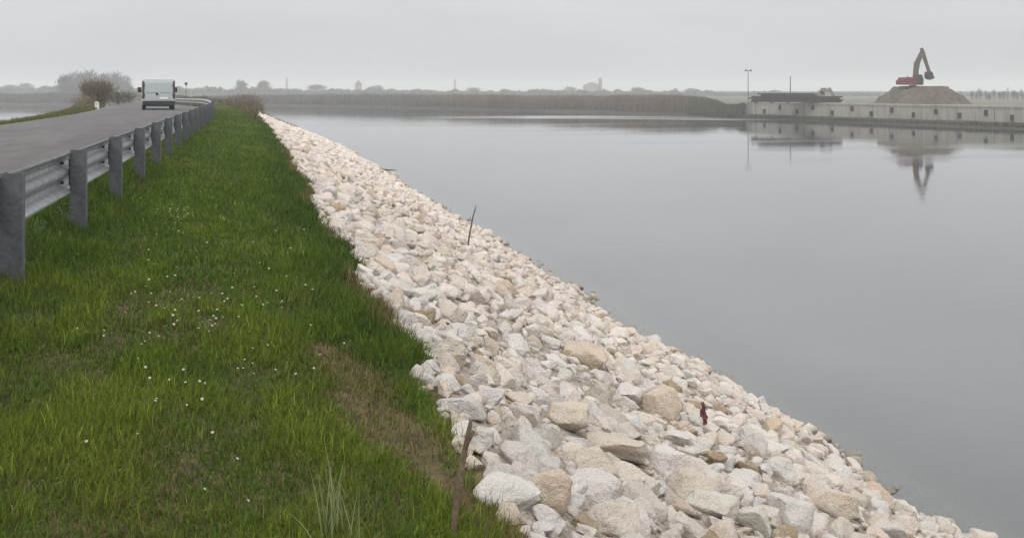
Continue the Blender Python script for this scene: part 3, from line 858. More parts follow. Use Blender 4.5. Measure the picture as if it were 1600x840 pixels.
cell = 0.9
grid = {}
def put(X, Y, r):
    grid.setdefault((int(X // cell), int(Y // cell)), []).append((X, Y, r))
def free(X, Y, r, ov):
    ci, cj = int(X // cell), int(Y // cell)
    for i in (ci - 1, ci, ci + 1):
        for j in (cj - 1, cj, cj + 1):
            for (a, b, q) in grid.get((i, j), ()):
                dd = (a - X) ** 2 + (b - Y) ** 2
                if dd < ((q + r) * ov) ** 2: return False
    return True
for q in rocks: put(q[0], q[1], q[3])
def throw(n, rlo, rhi, y0, y1, ov, ypow=1.0, lift=0.12, xlo=0.0):
    Ys = y0 + (y1 - y0) * rng.random(n) ** ypow
    Rs = rlo + (rhi - rlo) * rng.random(n) ** 1.6
    U = xlo + (1 - xlo) * rng.random(n)
    xb = edge_x(Ys) + 0.02; xw = XW0 - dev_w(Ys) + 0.9 + 0.5 * (fbm(Ys * 0.6, Ys * 0 + 4, 71, 3) - 0.5)
    Xs = xb + U * (xw - xb)
    Zs = slope_z(Xs, Ys)
    px, py, d = proj(Xs, Ys, Zs)
    inn = ((Ys < 45) | (Xs > -0.26 + 0.0085 * Ys + 0.6 * (fbm(Ys * 0.3, Xs, 88) - 0.5))) & (px < 1720) & (py < 960) & (d > 2.5) & (Xs > xb + Rs * 0.8)
    for k in np.nonzero(inn)[0]:
        X, Y, r = Xs[k], Ys[k], Rs[k]
        if free(X, Y, r, ov):
            put(X, Y, r)
            c = rng.choice(5, p=[q[2] for q in CLS])
            tint = np.array(CLS[c][1]) * (0.84 + 0.22 * rng.random()) * (1 + 0.012 * rng.normal(size=3)) * (1 - np.array([0.10, 0.125, 0.14]) * float(sstep(12, 24, Y)))
            ax = (1, 0.68 + 0.3 * rng.random(), 0.5 + 0.32 * rng.random())
            rocks.append((X, Y, Zs[k] + lift * r, r, ax, tint, CLS[c][0], None))
throw(2200, 0.15, 0.235, 2, 16, 0.82, xlo=0.06)
throw(2600, 0.17, 0.27, 14, 62, 0.82)
throw(3500, 0.13, 0.19, 2, 60, 0.80, 1.3)
throw(9000, 0.09, 0.13, 2, 60, 0.78, 1.5)
throw(15000, 0.06, 0.095, 2, 30, 0.74, 1.4, 0.3)
throw(8000, 0.035, 0.06, 2, 14, 0.76, 1.0, 0.2)
throw(3200, 0.22, 0.34, 60, 158, 0.80)
throw(9500, 0.16, 0.25, 60, 160, 0.74)

def rock_world(q, sub):
    X, Y, Z, r, ax, tint, cls, lab = q
    v, f = rock_shape(sub, rng, ax)
    if cls == 'special':
        M = np.array(Euler((0.0, SL * 0.35, rng.random() * 0.8 - 0.4 - TH)).to_matrix())
    else:
        M = np.array(Euler((0, SL, 0)).to_matrix()) @ rot_mat(rng)
    return (v * r) @ M.T, f
RX = np.array([q[0] for q in rocks]); RY = np.array([q[1] for q in rocks]); RZ = np.array([q[2] for q in rocks]); RR = np.array([q[3] for q in rocks])
px, py, d = proj(RX, RY, RZ)
size = RR / d * F
vis = (px > -30) & (px < 1630) & (py < 840 + size * 0.5) & (RZ > -RR * 0.4)
score = np.where(vis, size, -1)
order = np.argsort(-score)
is_sp = np.array([q[6] == 'special' for q in rocks])
top = list(np.nonzero(is_sp)[0]) + [i for i in order if not is_sp[i]][:300 - int(is_sp.sum())]
topset = set(int(i) for i in top)
for i in top:
    q = rocks[i]; X, Y, Z, r, ax, tint, cls, lab = q
    v, f = rock_world(q, 4)
    o = link('rock', np_mesh('rock', v, f, True, {'tint': np.tile(tint, (len(v), 1))}), M_rock)
    o.location = (X, Y, Z)
    if lab: tag(o, lab, 'rock', 'named rocks of the riprap slope')
    else:
        ed = X - float(edge_x(np.array(Y)))
        zone = 'along the grass edge' if ed < 0.7 else ('at the water edge' if Z < 0.45 else ('on the lower slope' if Z < 1.7 else 'on the upper slope'))
        big = 'large' if r > 0.24 else ('medium' if r > 0.15 else 'small')
        lab = f'{big} rough {cls} limestone rock among the riprap {zone}'
        tag(o, lab, 'rock', f'{big} {cls} riprap rocks {zone}')
VV = []; FF = []; TT = []; nv = 0
for i, q in enumerate(rocks):
    if i in topset: continue
    dd = d[i]
    sub = 3 if (size[i] > 7) else 2
    v, f = rock_world(q, sub)
    VV.append(v + np.array([q[0], q[1], q[2]])); FF.append(f + nv); TT.append(np.tile(q[5], (len(v), 1))); nv += len(v)
o = link('riprap', np_mesh('riprap', np.concatenate(VV), np.concatenate(FF), True, {'tint': np.concatenate(TT)}), M_rock)
tag(o, 'mass of smaller white and cream limestone rocks covering the shore slope', 'riprap', kind='stuff')
print('rocks', len(rocks), 'verts', nv)

# ------------------------------------------------------------------ guard rail
def guardrail():
    root = empty('guardrail', (-1.9, 9.04, 4.38))
    tag(root, 'galvanised steel guardrail with corrugated beam and dark posts along the road edge', 'guardrail')
    base = Vector(root.location)
    ys = np.concatenate([np.arange(2.0, 60, 1.1), np.arange(60, 152, 2.2)])
    def railx(Y): return -1.9 - float(dev_r(Y))
    def railz(Y): return 5.29 - 0.22 * float(sstep(75, 115, Y))
    prof = [(0.075, 0.0), (0.075, -0.02), (0.10, -0.035), (0.175, -0.075), (0.185, -0.125), (0.175, -0.165), (0.105, -0.205), (0.10, -0.235), (0.105, -0.265), (0.175, -0.305), (0.185, -0.345), (0.175, -0.395), (0.10, -0.435), (0.075, -0.45), (0.075, -0.47)]
    th = 0.006
    ring = prof + [(a + th, b) for a, b in reversed(prof)]
    n = len(ring); V = []
    for y in ys:
        for a, b in ring: V.append((railx(y) - a - base.x, y - base.y, railz(y) + b - base.z))
    Fq = [(k * n + i, k * n + (i + 1) % n, (k + 1) * n + (i + 1) % n, (k + 1) * n + i) for k in range(len(ys) - 1) for i in range(n)]
    me = np_mesh('rail', V, Fq, False); me.validate()
    link('rail', me, M_galv, root)
    Y = 9.04 - 6.6
    first = True
    # C-section post, open toward the traffic direction
    def post_mesh():
        mb = MB(); wx, wy, t = 0.17, 0.115, 0.012
        poly = [(-wx / 2, -wy / 2), (wx / 2, -wy / 2), (wx / 2, wy / 2), (wx / 2 - 0.04, wy / 2), (wx / 2 - 0.04, wy / 2 - t), (wx / 2 - t, wy / 2 - t), (wx / 2 - t, -wy / 2 + t), (-wx / 2 + t, -wy / 2 + t), (-wx / 2 + t, wy / 2 - t), (-wx / 2 + 0.04, wy / 2 - t), (-wx / 2 + 0.04, wy / 2), (-wx / 2, wy / 2)]
        mb.prism(poly, -1.1, 0.02, 'z')
        return mb
    pm = sm = bm_ = None
    k = 0
    while Y < 150:
        rz = math.atan(0.0)
        loc = Vector((railx(Y), Y, railz(Y))) - base
        if pm is None:
            p0 = post_mesh().build('post', M_post, root); pm = p0.data
            mb = MB(); mb.box((-0.092, 0, -0.235), (0.016, 0.09, 0.30), bev=0.003); mb.box((-0.125, 0, -0.235), (0.05, 0.07, 0.04)); s0 = mb.build('spacer', M_dark, root); sm = s0.data
            mb = MB(); mb.box((-0.155, -0.12, -0.125), (0.03, 0.07, 0.035), bev=0.006); b0 = mb.build('bolt', M_dark, root); bm_ = b0.data
            b1 = bpy.data.objects.new('bolt', bm_); C.objects.link(b1); b1.parent = root; b1.location = loc + Vector((0, 0, -0.22))
            p0.location = loc; s0.location = loc; b0.location = loc
        else:
            for nm, me_, mt in (('post', pm, M_post), ('spacer', sm, M_dark)) + ((('bolt', bm_, M_dark),) if Y < 40 else ()):
                o = bpy.data.objects.new(nm, me_); C.objects.link(o); o.parent = root; o.location = loc
                if nm == 'bolt':
                    o = bpy.data.objects.new(nm, me_); C.objects.link(o); o.parent = root; o.location = loc + Vector((0, 0, -0.22))
        Y += 3.3; k += 1
guardrail()

# ------------------------------------------------------------------ white van
def van():
    Yv = 63.5
    p = PZ(248, 172.3, 4.69)
    root = empty('van', (p.x, p.y, 4.70), R(6)); root.scale = (1, 1, 1)
    tag(root, 'white panel van seen from behind, driving away on the road', 'van')
    W, H = 1.96, 1.99
    prof = [(0.0, 0.34), (0.0, 0.95), (0.04, 1.75), (0.09, H - 0.04), (0.22, H), (3.0, H), (3.3, H - 0.06), (4.05, 1.22), (4.75, 1.02), (4.95, 0.8), (5.0, 0.4), (4.9, 0.3), (0.1, 0.3)]
    bm = bmesh.new()
    # cross-section lofted in x with tumblehome
    xs = [(-W / 2, 0.95), (-W / 2 + 0.05, 0.985), (-W / 2 + 0.14, 1.0), (W / 2 - 0.14, 1.0), (W / 2 - 0.05, 0.985), (W / 2, 0.95)]
    rings = []
    for x, s in xs:
        ring = []
        for y, z in prof:
            zz = 0.3 + (z - 0.3) * (s if z > 1.2 else 1.0)
            xx = x
            if z > 1.0: xx = x * (1 - 0.03 * (z - 1.0))
            ring.append(bm.verts.new((xx, y + (0.03 if s < 0.95 else 0), zz)))
        rings.append(ring)
    n = len(prof)
    for a, b in zip(rings, rings[1:]):
        for k in range(n): bm.faces.new((a[k], a[(k + 1) % n], b[(k + 1) % n], b[k]))
    bm.faces.new(rings[0]); bm.faces.new(rings[-1][::-1])
    mb = MB(); mb.bm.free(); mb.bm = bm
    mb.build('body', M_vanpaint, root)
    for s in (-1, 1):
        mb = MB(); mb.prism([(-0.012, 0.62), (-0.012, 0.95), (0.036, 1.72), (0.115, 1.86), (0.2, 1.86), (0.2, 0.62)], s * 0.012, s * 0.80, 'x')
        dr = mb.build('rear_door', M_vanpaint, root)
        mb = MB(); mb.box((s * 0.41, 0.012, 1.40), (0.64, 0.03, 0.60), (R(-6), 0, 0), 0.012)
        if s == -1:
            mb2 = MB(); mb2.box((s * 0.10, -0.03, 1.02), (0.14, 0.05, 0.15), bev=0.02); mb2.build('handle', M_trim, dr)
        mb.build('rear_window', M_vanglass, dr)
        mb = MB(); mb.box((s * 0.83, -0.02, 0.95), (0.03, 0.05, 0.12)); mb.box((s * 0.83, 0.01, 1.55), (0.03, 0.05, 0.12)); mb.build('hinge', M_trim, dr)
        mb = MB(); mb.prism([(-0.02, 0.72), (-0.02, 0.96), (0.03, 1.78), (0.09, 1.88), (0.3, 1.86), (0.3, 0.72)], s * 0.845, s * 0.982, 'x', 0.01); mb.build('tail_light', M_tail, root)
        # door mirrors
        mb = MB(); mb.box((s * 1.13, 3.45, 1.28), (0.24, 0.12, 0.34), bev=0.04); mb.box((s * 1.0, 3.45, 1.18), (0.16, 0.06, 0.08)); mb.build('mirror', M_trim, root)
        mb = MB(); mb.prism([(3.02, 1.2), (3.06, 1.78), (3.28, 1.78), (3.85, 1.24)], s * 0.972, s * 0.95, 'x'); mb.build('side_window', M_glass, root)
        for yy in (0.95, 4.05):
            wh = empty('wheel', (s * 0.86, yy, 0.32)); wh.parent = root
            mb = MB(); mb.cyl((0, 0, 0), 0.33, 0.22, 'x', 28); mb.build('tyre', M_rub, wh)
            mb = MB(); mb.cyl((s * 0.105, 0, 0), 0.2, 0.03, 'x', 20); mb.build('rim', M_rim, wh)
        mb = MB(); mb.prism([(3.0, 0.85), (3.0, 0.9), (0.5, 0.9), (0.5, 0.78), (3.0, 0.78)], s * 0.985, s * 0.97, 'x'); mb.build('side_trim', M_trim, root)
    mb = MB(); mb.box((0, 0.0, 0.45), (1.95, 0.24, 0.26), bev=0.04); mb.build('rear_bumper', M_trim, root)
    mb = MB(); mb.box((0, 0.6, 0.28), (1.5, 0.8, 0.1)); mb.build('underbody', M_trim, root)
    mb = MB(); mb.box((0.30, -0.024, 0.76), (0.5, 0.02, 0.12)); mb.build('number_plate', M_plate, root)
    mb = MB(); mb.box((0, 0.12, 1.90), (0.3, 0.04, 0.04), bev=0.01); mb.build('brake_light', M_tail, root)
    mb = MB(); mb.prism([(3.35, 1.82), (3.32, 1.86), (4.02, 1.26), (4.0, 1.22)], -0.78, 0.78, 'x'); mb.build('windscreen', M_glass, root)
van()

# ------------------------------------------------------------------ trees, shrubs
def twig_tree(name, label, cat, p, h, wd, col, n=500, tw=0.05, group=None, trunk_m=None, up=0.6, trunk_r=None, low=0.15, leaf=0.0, gap=0.35):
    r_ = np.random.default_rng(int(abs(p.x * 13 + p.y * 7)) % 99991)
    root = empty(name, p); tag(root, label, cat, group)
    tr = trunk_r or h * 0.022
    mb = MB()
    mb.tube([(0, 0, -0.3), (0.01 * h, 0, h * 0.35), (-0.01 * h, 0.01 * h, h * 0.8)], [tr, tr * 0.75, tr * 0.2], 7)
    limbs = []
    nl = 9
    for k in range(nl):
        a = 2 * math.pi * k / nl * 2.4 + r_.random(); z0 = h * (low + 0.5 * r_.random())
        rr = wd * 0.5 * (0.55 + 0.4 * r_.random()); z1 = min(h * 0.95, z0 + h * (0.2 + 0.3 * r_.random()))
        e = Vector((rr * math.cos(a), rr * math.sin(a), z1)); limbs.append((Vector((0, 0, z0)), e))
        mb.tube([(0, 0, z0), (rr * 0.45 * math.cos(a), rr * 0.45 * math.sin(a), z0 + (z1 - z0) * 0.4), e], [tr * 0.45, tr * 0.3, tr * 0.1], 5)
    mb.build('trunk', trunk_m or M_bark, root)
    # twigs: clustered round lumps in the crown
    nl2 = 14
    lump = []
    for k in range(nl2):
        a = r_.random() * 6.28; t = r_.random()
        zc = h * (low + (0.95 - low) * ((0.02 if low < 0.05 else 0.15) + 0.8 * t)); rad = wd * 0.5 * math.sqrt(max(0.05, 1 - ((zc / h - 0.5) / 0.55) ** 2)) * (0.25 + 0.65 * r_.random())
        lump.append((rad * math.cos(a), rad * math.sin(a), zc))
    lump = np.array(lump)
    idx = r_.integers(0, nl2, n)
    sp = np.array([wd * 0.16, wd * 0.16, h * 0.12])
    b = lump[idx] + r_.normal(size=(n, 3)) * sp
    ok_ = (b[:, 2] > h * low * 0.6) & (((b[:, 2] / h - 0.48) / 0.5) ** 2 + (b[:, 0] ** 2 + b[:, 1] ** 2) / (wd * 0.56) ** 2 < 1.0 + 0.25 * r_.normal(size=n))
    b = b[ok_]; idx = idx[ok_]; n = len(b)
    az = np.arctan2(b[:, 1], b[:, 0]) + r_.normal(0, 0.8, n)
    ln = min(h, wd * 1.2) * (0.09 + 0.09 * r_.random(n)); lean = np.abs(r_.normal(0.55, 0.4, n)) + leaf
    tint = np.array(col) * (0.65 + 0.7 * r_.random((n, 1))) * (0.8 + 0.4 * r_.random((nl2, 1)))[idx]
    V, Fs, Cc = blades(b, ln, np.full(n, tw), lean, az, r_.normal(0.1, 0.4, n), tint)
    link('crown', np_mesh('crown', V, Fs, False, {'tint': Cc}), M_leaf, root)
    return root

def at_ground(px, d):
    p = PD(px, d, 0); p.z = max(float(terrain_z(p.x, p.y)), 0.2); return p
# the brown leafless shrub beside the road and green bushes around it
twig_tree('shrub', 'tall tan brown leafless shrub beside the left road edge', 'shrub', at_ground(154, 92), 2.75, 3.0, (0.185, 0.145, 0.09), 4200, 0.055, low=0.03, up=0.9)
twig_tree('shrub', 'low russet shrub left of the tall brown shrub at the roadside', 'shrub', at_ground(133, 88), 1.2, 2.2, (0.20, 0.15, 0.10), 1300, 0.05, 'low roadside shrubs', low=0.03)
twig_tree('shrub', 'green bush right of the tall brown shrub at the roadside', 'shrub', at_ground(184, 101), 2.0, 3.2, (0.09, 0.10, 0.035), 1600, 0.06, 'low roadside shrubs', low=0.03, leaf=0.5)
twig_tree('shrub', 'small dull green bush between the roadside shrub and the van', 'shrub', at_ground(202, 112), 1.3, 2.4, (0.085, 0.10, 0.04), 900, 0.06, 'low roadside shrubs', low=0.03, leaf=0.5)
# russet brush at the far end of the bank
for px, dd, h, wd, lab in [(384, 150, 3.0, 5.5, 'russet leafless brush at the far end of the rocks'), (371, 175, 3.0, 5.0, 'pale russet brush furthest along the bank'), (398, 140, 2.3, 2.6, 'dark russet brush nearest the water at the far end of the rocks')]:
    p = PD(px, dd, 0); p.z = max(0.3, float(terrain_z(p.x, p.y)) - 0.1)
    twig_tree('shrub', lab, 'shrub', p, h, wd, (0.165, 0.12, 0.085) if px != 398 else (0.13, 0.08, 0.06), 2200, 0.07, 'brush at the end of the bank', low=0.02)

# reeds on far shores
def reeds(name, pxs, depth, ytops, cols, n, label, spread=0.25, z0=0.6):
    sh = [(a, PZ(a, float(np.interp(a, [q[0] for q in shore_px], [q[1] for q in shore_px])), 0.0)) for a in pxs]
    t = rng.random(n) * (len(sh) - 1); i = np.minimum(t.astype(int), len(sh) - 2); f = t - i
    A = np.array([(p.x, p.y) for _, p in sh]); pxv = np.array([a for a, _ in sh])
    B = A[i] * (1 - f[:, None]) + A[i + 1] * f[:, None]; pxx = pxv[i] * (1 - f) + pxv[i + 1] * f
    dr = B / np.linalg.norm(B, axis=1)[:, None]
    off = 0.8 + depth * rng.random(n) ** 1.3
    B = B + dr * off[:, None]
    dist = B[:, 1] * CT + B[:, 0] * ST
    ytop = np.interp(pxx, [q[0] for q in ytops], [q[1] for q in ytops])
    ztop = EYE - (ytop - HOR) * dist / F
    lump = fbm(pxx * 0.035, off * 0.1, 8, 4)
    ln = (ztop - z0) * (0.66 + 0.42 * lump + 0.14 * rng.random(n)) * np.where(off < 2.5, 0.45 + 0.22 * off, 1)
    tint = np.stack([np.interp(pxx, [q[0] for q in cols], [q[1][k] for q in cols]) for k in range(3)], 1)
    tint = tint * (0.6 + 0.75 * rng.random((n, 1))) * (0.75 + 0.5 * fbm(pxx * 0.06, off * 0.2, 14))[:, None]
    V, Fs, Cc = blades(np.concatenate([B, np.full((n, 1), z0)], 1), np.maximum(ln, 0.3), 0.10 + 0.14 * rng.random(n), np.abs(rng.normal(0.03, 0.06, n)), rng.random(n) * 6.28, rng.normal(0.1, 0.15, n), tint * 0.75, tint * 1.1)
    o = link(name, np_mesh(name, V, Fs, False, {'tint': Cc}), M_reed); tag(o, label, 'reeds', kind='stuff')
brn = (0.165, 0.122, 0.088); gry = (0.115, 0.10, 0.08); grn = (0.085, 0.085, 0.045)
reeds('reed_bed', list(range(300, 1141, 20)), 26, [(300, 150), (420, 147), (560, 146.5), (700, 147), (800, 148), (960, 148), (1070, 147.5), (1095, 149.5), (1118, 154), (1140, 165)], [(300, gry), (600, (0.13, 0.125, 0.10)), (760, brn), (1050, brn), (1100, grn), (1140, grn)], 60000, 'band of dry brown reeds along the far shore of the lagoon')
reeds('reed_bed', list(range(-140, 221, 20)), 30, [(-140, 145), (40, 145), (120, 144), (220, 143)], [(-140, gry), (220, gry)], 26000, 'dull grey reeds along the far side of the left water')
def bank_end():
    n = 60000
    Y = 45 + 223 * rng.random(n) ** 1.2
    xa = edge_x(Y) - 0.4; xb = XW0 - dev_w(np.minimum(Y, 230)) + 0.6
    X = xa + (xb - xa) * rng.random(n)
    keep = (rng.random(n) < sstep(146, 166, Y + 10 * (fbm(X * 0.5, Y * 0.2, 12) - 0.5))) | (X < -0.1 + 0.0085 * Y); X, Y = X[keep], Y[keep]; n = len(X)
    col = np.array([0.125, 0.10, 0.062]) * (0.5 + 0.9 * rng.random((n, 1))) * (0.7 + 0.6 * fbm(X * 0.3, Y * 0.1, 5))[:, None]
    V, Fs, Cc = blades(np.stack([X, Y, terrain_z(X, Y) - 0.05], 1), (0.35 + 0.9 * fbm(X * 0.4, Y * 0.15, 9)) * (0.5 + 0.7 * rng.random(n)), np.full(n, 0.11), np.abs(rng.normal(0.15, 0.2, n)), rng.random(n) * 6.28, rng.normal(0.3, 0.2, n), col)
    tag(link('dry_grass', np_mesh('dry_grass', V, Fs, False, {'tint': Cc}), M_reed), 'dry brown grass on the shore slope beyond the end of the rocks', 'grass', kind='stuff')
bank_end()
def low_weeds():
    n = 16000
    t = rng.random(n) * ((wallC - wallA).length + 14) - 14
    off = rng.random(n) * 2.9
    B = np.array([wallA.x, wallA.y]) + np.outer(t, [wdir.x, wdir.y]) + np.outer(off, [nrm.x, nrm.y])
    col = np.array([0.06, 0.062, 0.035]) * (0.5 + 0.9 * rng.random((n, 1)))
    V, Fs, Cc = blades(np.concatenate([B, np.full((n, 1), 0.25)], 1), 0.35 + 0.55 * rng.random(n) * fbm(t * 0.3, off, 3) * 1.6, np.full(n, 0.16), np.abs(rng.normal(0.2, 0.2, n)), rng.random(n) * 6.28, rng.normal(0.3, 0.2, n), col)
    tag(link('shore_weeds', np_mesh('shore_weeds', V, Fs, False, {'tint': Cc}), M_reed), 'dark low weeds along the foot of the quay wall', 'weeds', kind='stuff')
low_weeds()
def ramp_scrub():
    n = 9000
    t = -17 + 18.5 * rng.random(n); off = 0.6 + 8 * rng.random(n) ** 1.3
    B = np.array([wallA.x, wallA.y]) + np.outer(t, [wdir.x, wdir.y]) + np.outer(off, [nrm.x, nrm.y])
    z = np.where(t < -11, 0.6, np.interp(t, [-11, -5, 0.2], [0.6, 1.4, 2.2])) * sstep(0.5, 3, off) + 0.3
    ln = (0.7 + 1.9 * fbm(t * 0.35, off * 0.3, 6)) * np.interp(t, [-17, -8, 0], [1.0, 0.8, 0.5]) * (0.6 + 0.6 * rng.random(n))
    ok = ~((t > 0.0) & (off > 2.6)); B, z, ln = B[ok], z[ok], ln[ok]; n = len(ln)
    col = np.array([0.085, 0.08, 0.048]) * (0.5 + 0.9 * rng.random((n, 1)))
    V, Fs, Cc = blades(np.concatenate([B, z[:, None]], 1), ln, np.full(n, 0.16), np.abs(rng.normal(0.15, 0.2, n)), rng.random(n) * 6.28, rng.normal(0.2, 0.2, n), col)
    tag(link('scrub', np_mesh('scrub', V, Fs, False, {'tint': Cc}), M_reed), 'olive brown scrub on the low bank between the reeds and the quay wall', 'scrub', kind='stuff')
ramp_scrub()

# far woods: one hazy mass plus the trees that stand out of it
def far_woods():
    n = 90000
    px = -250 + rng.random(n) * 2100
    dd = 650 + 700 * rng.random(n)
    prof = np.interp(px, [-250, 0, 60, 90, 200, 260, 330, 420, 520, 640, 720, 800, 950, 1100, 1180, 1350, 1520, 1700, 1850], [135, 134, 136, 133, 134, 135, 136, 136, 137.5, 138.5, 140, 140, 139.5, 140, 142, 145, 144, 143, 143])
    prof = prof + (fbm(px * 0.09, dd * 0.0 + 1, 3, 4) - 0.5) * 11 + 1
    zt = EYE - (prof - HOR) * dd / F
    f = rng.random(n) ** 0.7
    X = ((px - 800) / F * dd); W = np.stack([X * CT + dd * ST, dd * CT - X * ST], 1)
    zb_ = 1.2 + np.clip(zt - 1.2 - 2.5, 0.2, None) * f
    tint = np.array([0.10, 0.10, 0.085]) * (0.6 + 0.8 * rng.random((n, 1)))
    V, Fs, Cc = blades(np.concatenate([W, zb_[:, None]], 1), np.full(n, 2.6), 0.7 + 0.8 * rng.random(n), np.abs(rng.normal(0.15, 0.2, n)), rng.random(n) * 6.28, rng.normal(0, 0.3, n), tint)
    tag(link('far_woods', np_mesh('far_woods', V, Fs, False, {'tint': Cc}), M_leaf), 'hazy grey belt of woods along the horizon', 'woods', kind='stuff')
far_woods()
FT = [(104, 520, 118, 8, 'pale grey tree at the left end of the hazy clump behind the roadside shrub'), (122, 540, 113, 10, 'broad hazy tree in the clump left of the roadside shrub'), (140, 560, 112, 9, 'tallest hazy tree right behind the roadside shrub'),
      (163, 540, 115, 9, 'hazy tree behind the right side of the roadside shrub'), (182, 560, 113, 8, 'rounded hazy tree at the right end of the clump'), (198, 600, 119, 6, 'small hazy tree nearest the van on its left'),
      (40, 800, 130, 8, 'small hazy tree far left on the horizon'), (15, 820, 133, 8, 'faint low tree at the left margin of the horizon'),
      (376, 700, 126, 6, 'small dark tree standing out beyond the end of the bank'), (414, 720, 127, 7, 'rounded tree right of the dark tree beyond the bank'), (495, 760, 132, 9, 'low spreading tree on the horizon above the reeds'),
      (590, 800, 133, 6, 'small round tree right of the far bell tower'), (740, 820, 137, 8, 'low tree right of the far lattice mast'), (893, 840, 136, 7, 'faint tree left of the far silo'), (998, 820, 136, 7, 'faint round tree right of the far silo'), (1080, 800, 138, 7, 'low faint tree above the right end of the reeds')]
for px, dd, yt, wd, lab in FT:
    p = PD(px, dd, 1.2); h = ZD(yt, dd) - 1.2
    twig_tree('tree', lab, 'tree', p, h, wd * dd / 520.0 * 1.15, (0.11, 0.11, 0.10), 2000, 0.4, 'far trees standing above the horizon woods', M_greybark, low=0.12, leaf=0.3)
for k, px in enumerate([1519, 1526, 1531, 1540, 1546, 1553, 1562, 1569, 1575, 1584, 1590, 1597]):
    dd = 420; p = PD(px, dd, 1.2); h = ZD(141.0 + 3.2 * math.sin(k * 2.1) + 1.5 * math.sin(k * 5.3), dd) - 1.2
    twig_tree('tree', 'slim bare hazy poplar in the row right of the soil heap', 'tree', p, h, 1.7 + 0.8 * math.sin(k * 3.7), (0.085, 0.08, 0.07), 520, 0.16, 'row of bare poplars right of the soil heap', M_greybark, low=0.1)

# far towers and masts
def lattice(px, dd, yt, wd, label):
    p = PD(px, dd, 1.2); h = ZD(yt, dd) - 1.2
    root = empty('lattice_mast', p, 0.3); tag(root, label, 'mast')
    mb = MB(); a = wd / 2
    for sx in (-1, 1):
        for sy in (-1, 1): mb.tube([(sx * a, sy * a, 0), (sx * a * 0.4, sy * a * 0.4, h)], 0.16, 5)
    k = 0; n = 9
    for k in range(n):
        z0, z1 = h * k / n, h * (k + 1) / n; s0, s1 = a * (1 - 0.6 * k / n), a * (1 - 0.6 * (k + 1) / n)
        mb.tube([(-s0, -s0, z0), (s1, -s1, z1)], 0.09, 4); mb.tube([(s0, s0, z0), (-s1, s1, z1)], 0.09, 4); mb.tube([(-s0, s0, z0), (-s1, -s1, z1)], 0.09, 4)
    mb.build('frame', M_brick, root)
    mb = MB(); mb.tube([(0, 0, h * 0.97), (0, 0, h + 1.8)], [0.2, 0.08], 6); mb.build('antenna', M_brick, root)
lattice(448, 900, 123, 1.8, 'thin hazy lattice mast above the woods beyond the left end of the reeds')
lattice(711, 950, 124.5, 2.0, 'thin hazy lattice mast on the horizon above the middle of the reeds')
def bell_tower(px, dd, yt, wd, label):
    p = PD(px, dd, 1.2); h = ZD(yt, dd) - 1.2
    root = empty('bell_tower', p, 0.4); tag(root, label, 'tower')
    mb = MB(); mb.box((0, 0, h * 0.36), (wd, wd, h * 0.72)); mb.build('shaft', M_brick, root)
    mb = MB(); mb.box((0, 0, h * 0.735), (wd * 1.15, wd * 1.15, h * 0.03)); mb.build('cornice', M_brick, root)
    mb = MB(); mb.tube([(0, 0, h * 0.75), (0, 0, h)], [wd * 0.62, 0.1], 8); mb.build('spire', M_roof, root)
    for s in (-1, 1):
        mb = MB(); mb.box((s * wd * 0.5, 0, h * 0.62), (0.12, wd * 0.35, h * 0.1)); mb.build('belfry_opening', M_dark, root)
bell_tower(560, 1000, 125, 5.0, 'small hazy bell tower with a pointed spire on the horizon above the reeds')
def silo():
    dd = 950; p = PD(938, dd, 1.2); h = ZD(121, dd) - 1.2
    root = empty('grain_silo', p, -TH); tag(root, 'faint tall silo tower with a lower shed beside it on the horizon right of centre', 'silo')
    mb = MB(); mb.tube([(0, 0, 0), (0, 0, h * 0.93)], 1.7, 14); mb.build('tower', M_brick, root)
    mb = MB(); mb.tube([(0, 0, h * 0.93), (0, 0, h)], [1.7, 0.3], 14); mb.build('roof', M_brick, root)
    mb = MB(); mb.prism([(-16, 0), (-16, h * 0.55), (-9, h * 0.72), (-2, h * 0.6), (-2, 0)], -6, 6, 'y'); mb.build('shed', M_brick, root)
silo()

# ------------------------------------------------------------------ small things
# white marker post by the road
p = PZ(151.5, 172.5, 4.55)
root = empty('marker_post', (p.x, p.y, float(terrain_z(p.x, p.y)) - 0.02)); tag(root, 'short white roadside marker post in front of the brown shrub', 'marker post')
mb = MB(); mb.prism([(-0.14, 0), (0.14, 0), (0.14, 0.48), (0.0, 0.58), (-0.14, 0.52)], -0.06, 0.06, 'y', 0.01); mb.build('post', M_whitepl, root)
mb = MB(); mb.box((0.0, -0.064, 0.40), (0.2, 0.01, 0.06)); mb.build('band', M_galv, root)
# small sign beyond the van
p = PD(291, 105, 0); p.z = float(terrain_z(p.x, p.y))
root = empty('road_sign', p, -TH); tag(root, 'small dark backed road sign on a thin pole right of the van', 'road sign')
zt = ZD(131, 105) - p.z
mb = MB(); mb.tube([(0, 0, -0.2), (0, 0, zt + 0.1)], 0.025, 8); mb.build('pole', M_greybark, root)
mb = MB(); mb.tube([(0, -0.06, zt), (0, -0.03, zt)], 0.17, 20); mb.build('plate', M_post, root)

# tall dry stem at the water edge
X, Y, Z, dd = ray_hit(730, 388, 80)
h = (388 - 320) / F * dd
root = empty('dry_stem', (X, Y, Z)); tag(root, 'tall thin dry stem leaning right among the rocks at the water edge', 'dry stem')
mb = MB(); mb.tube([(0, 0, -0.1), (0.05 * h, 0, 0.3 * h), (0.13 * h, 0, 0.7 * h), (0.21 * h, 0, h)], [0.026, 0.022, 0.018, 0.007], 7); mb.build('stalk', M_stem, root)
mb = MB()
for t_, s in ((0.45, 1), (0.6, -1), (0.78, 1)):
    mb.tube([(0.2 * h * t_, 0, h * t_), (0.2 * h * t_ + s * 0.07, 0.03, h * t_ + 0.14)], [0.01, 0.004], 5)
mb.build('twig', M_stem, root)
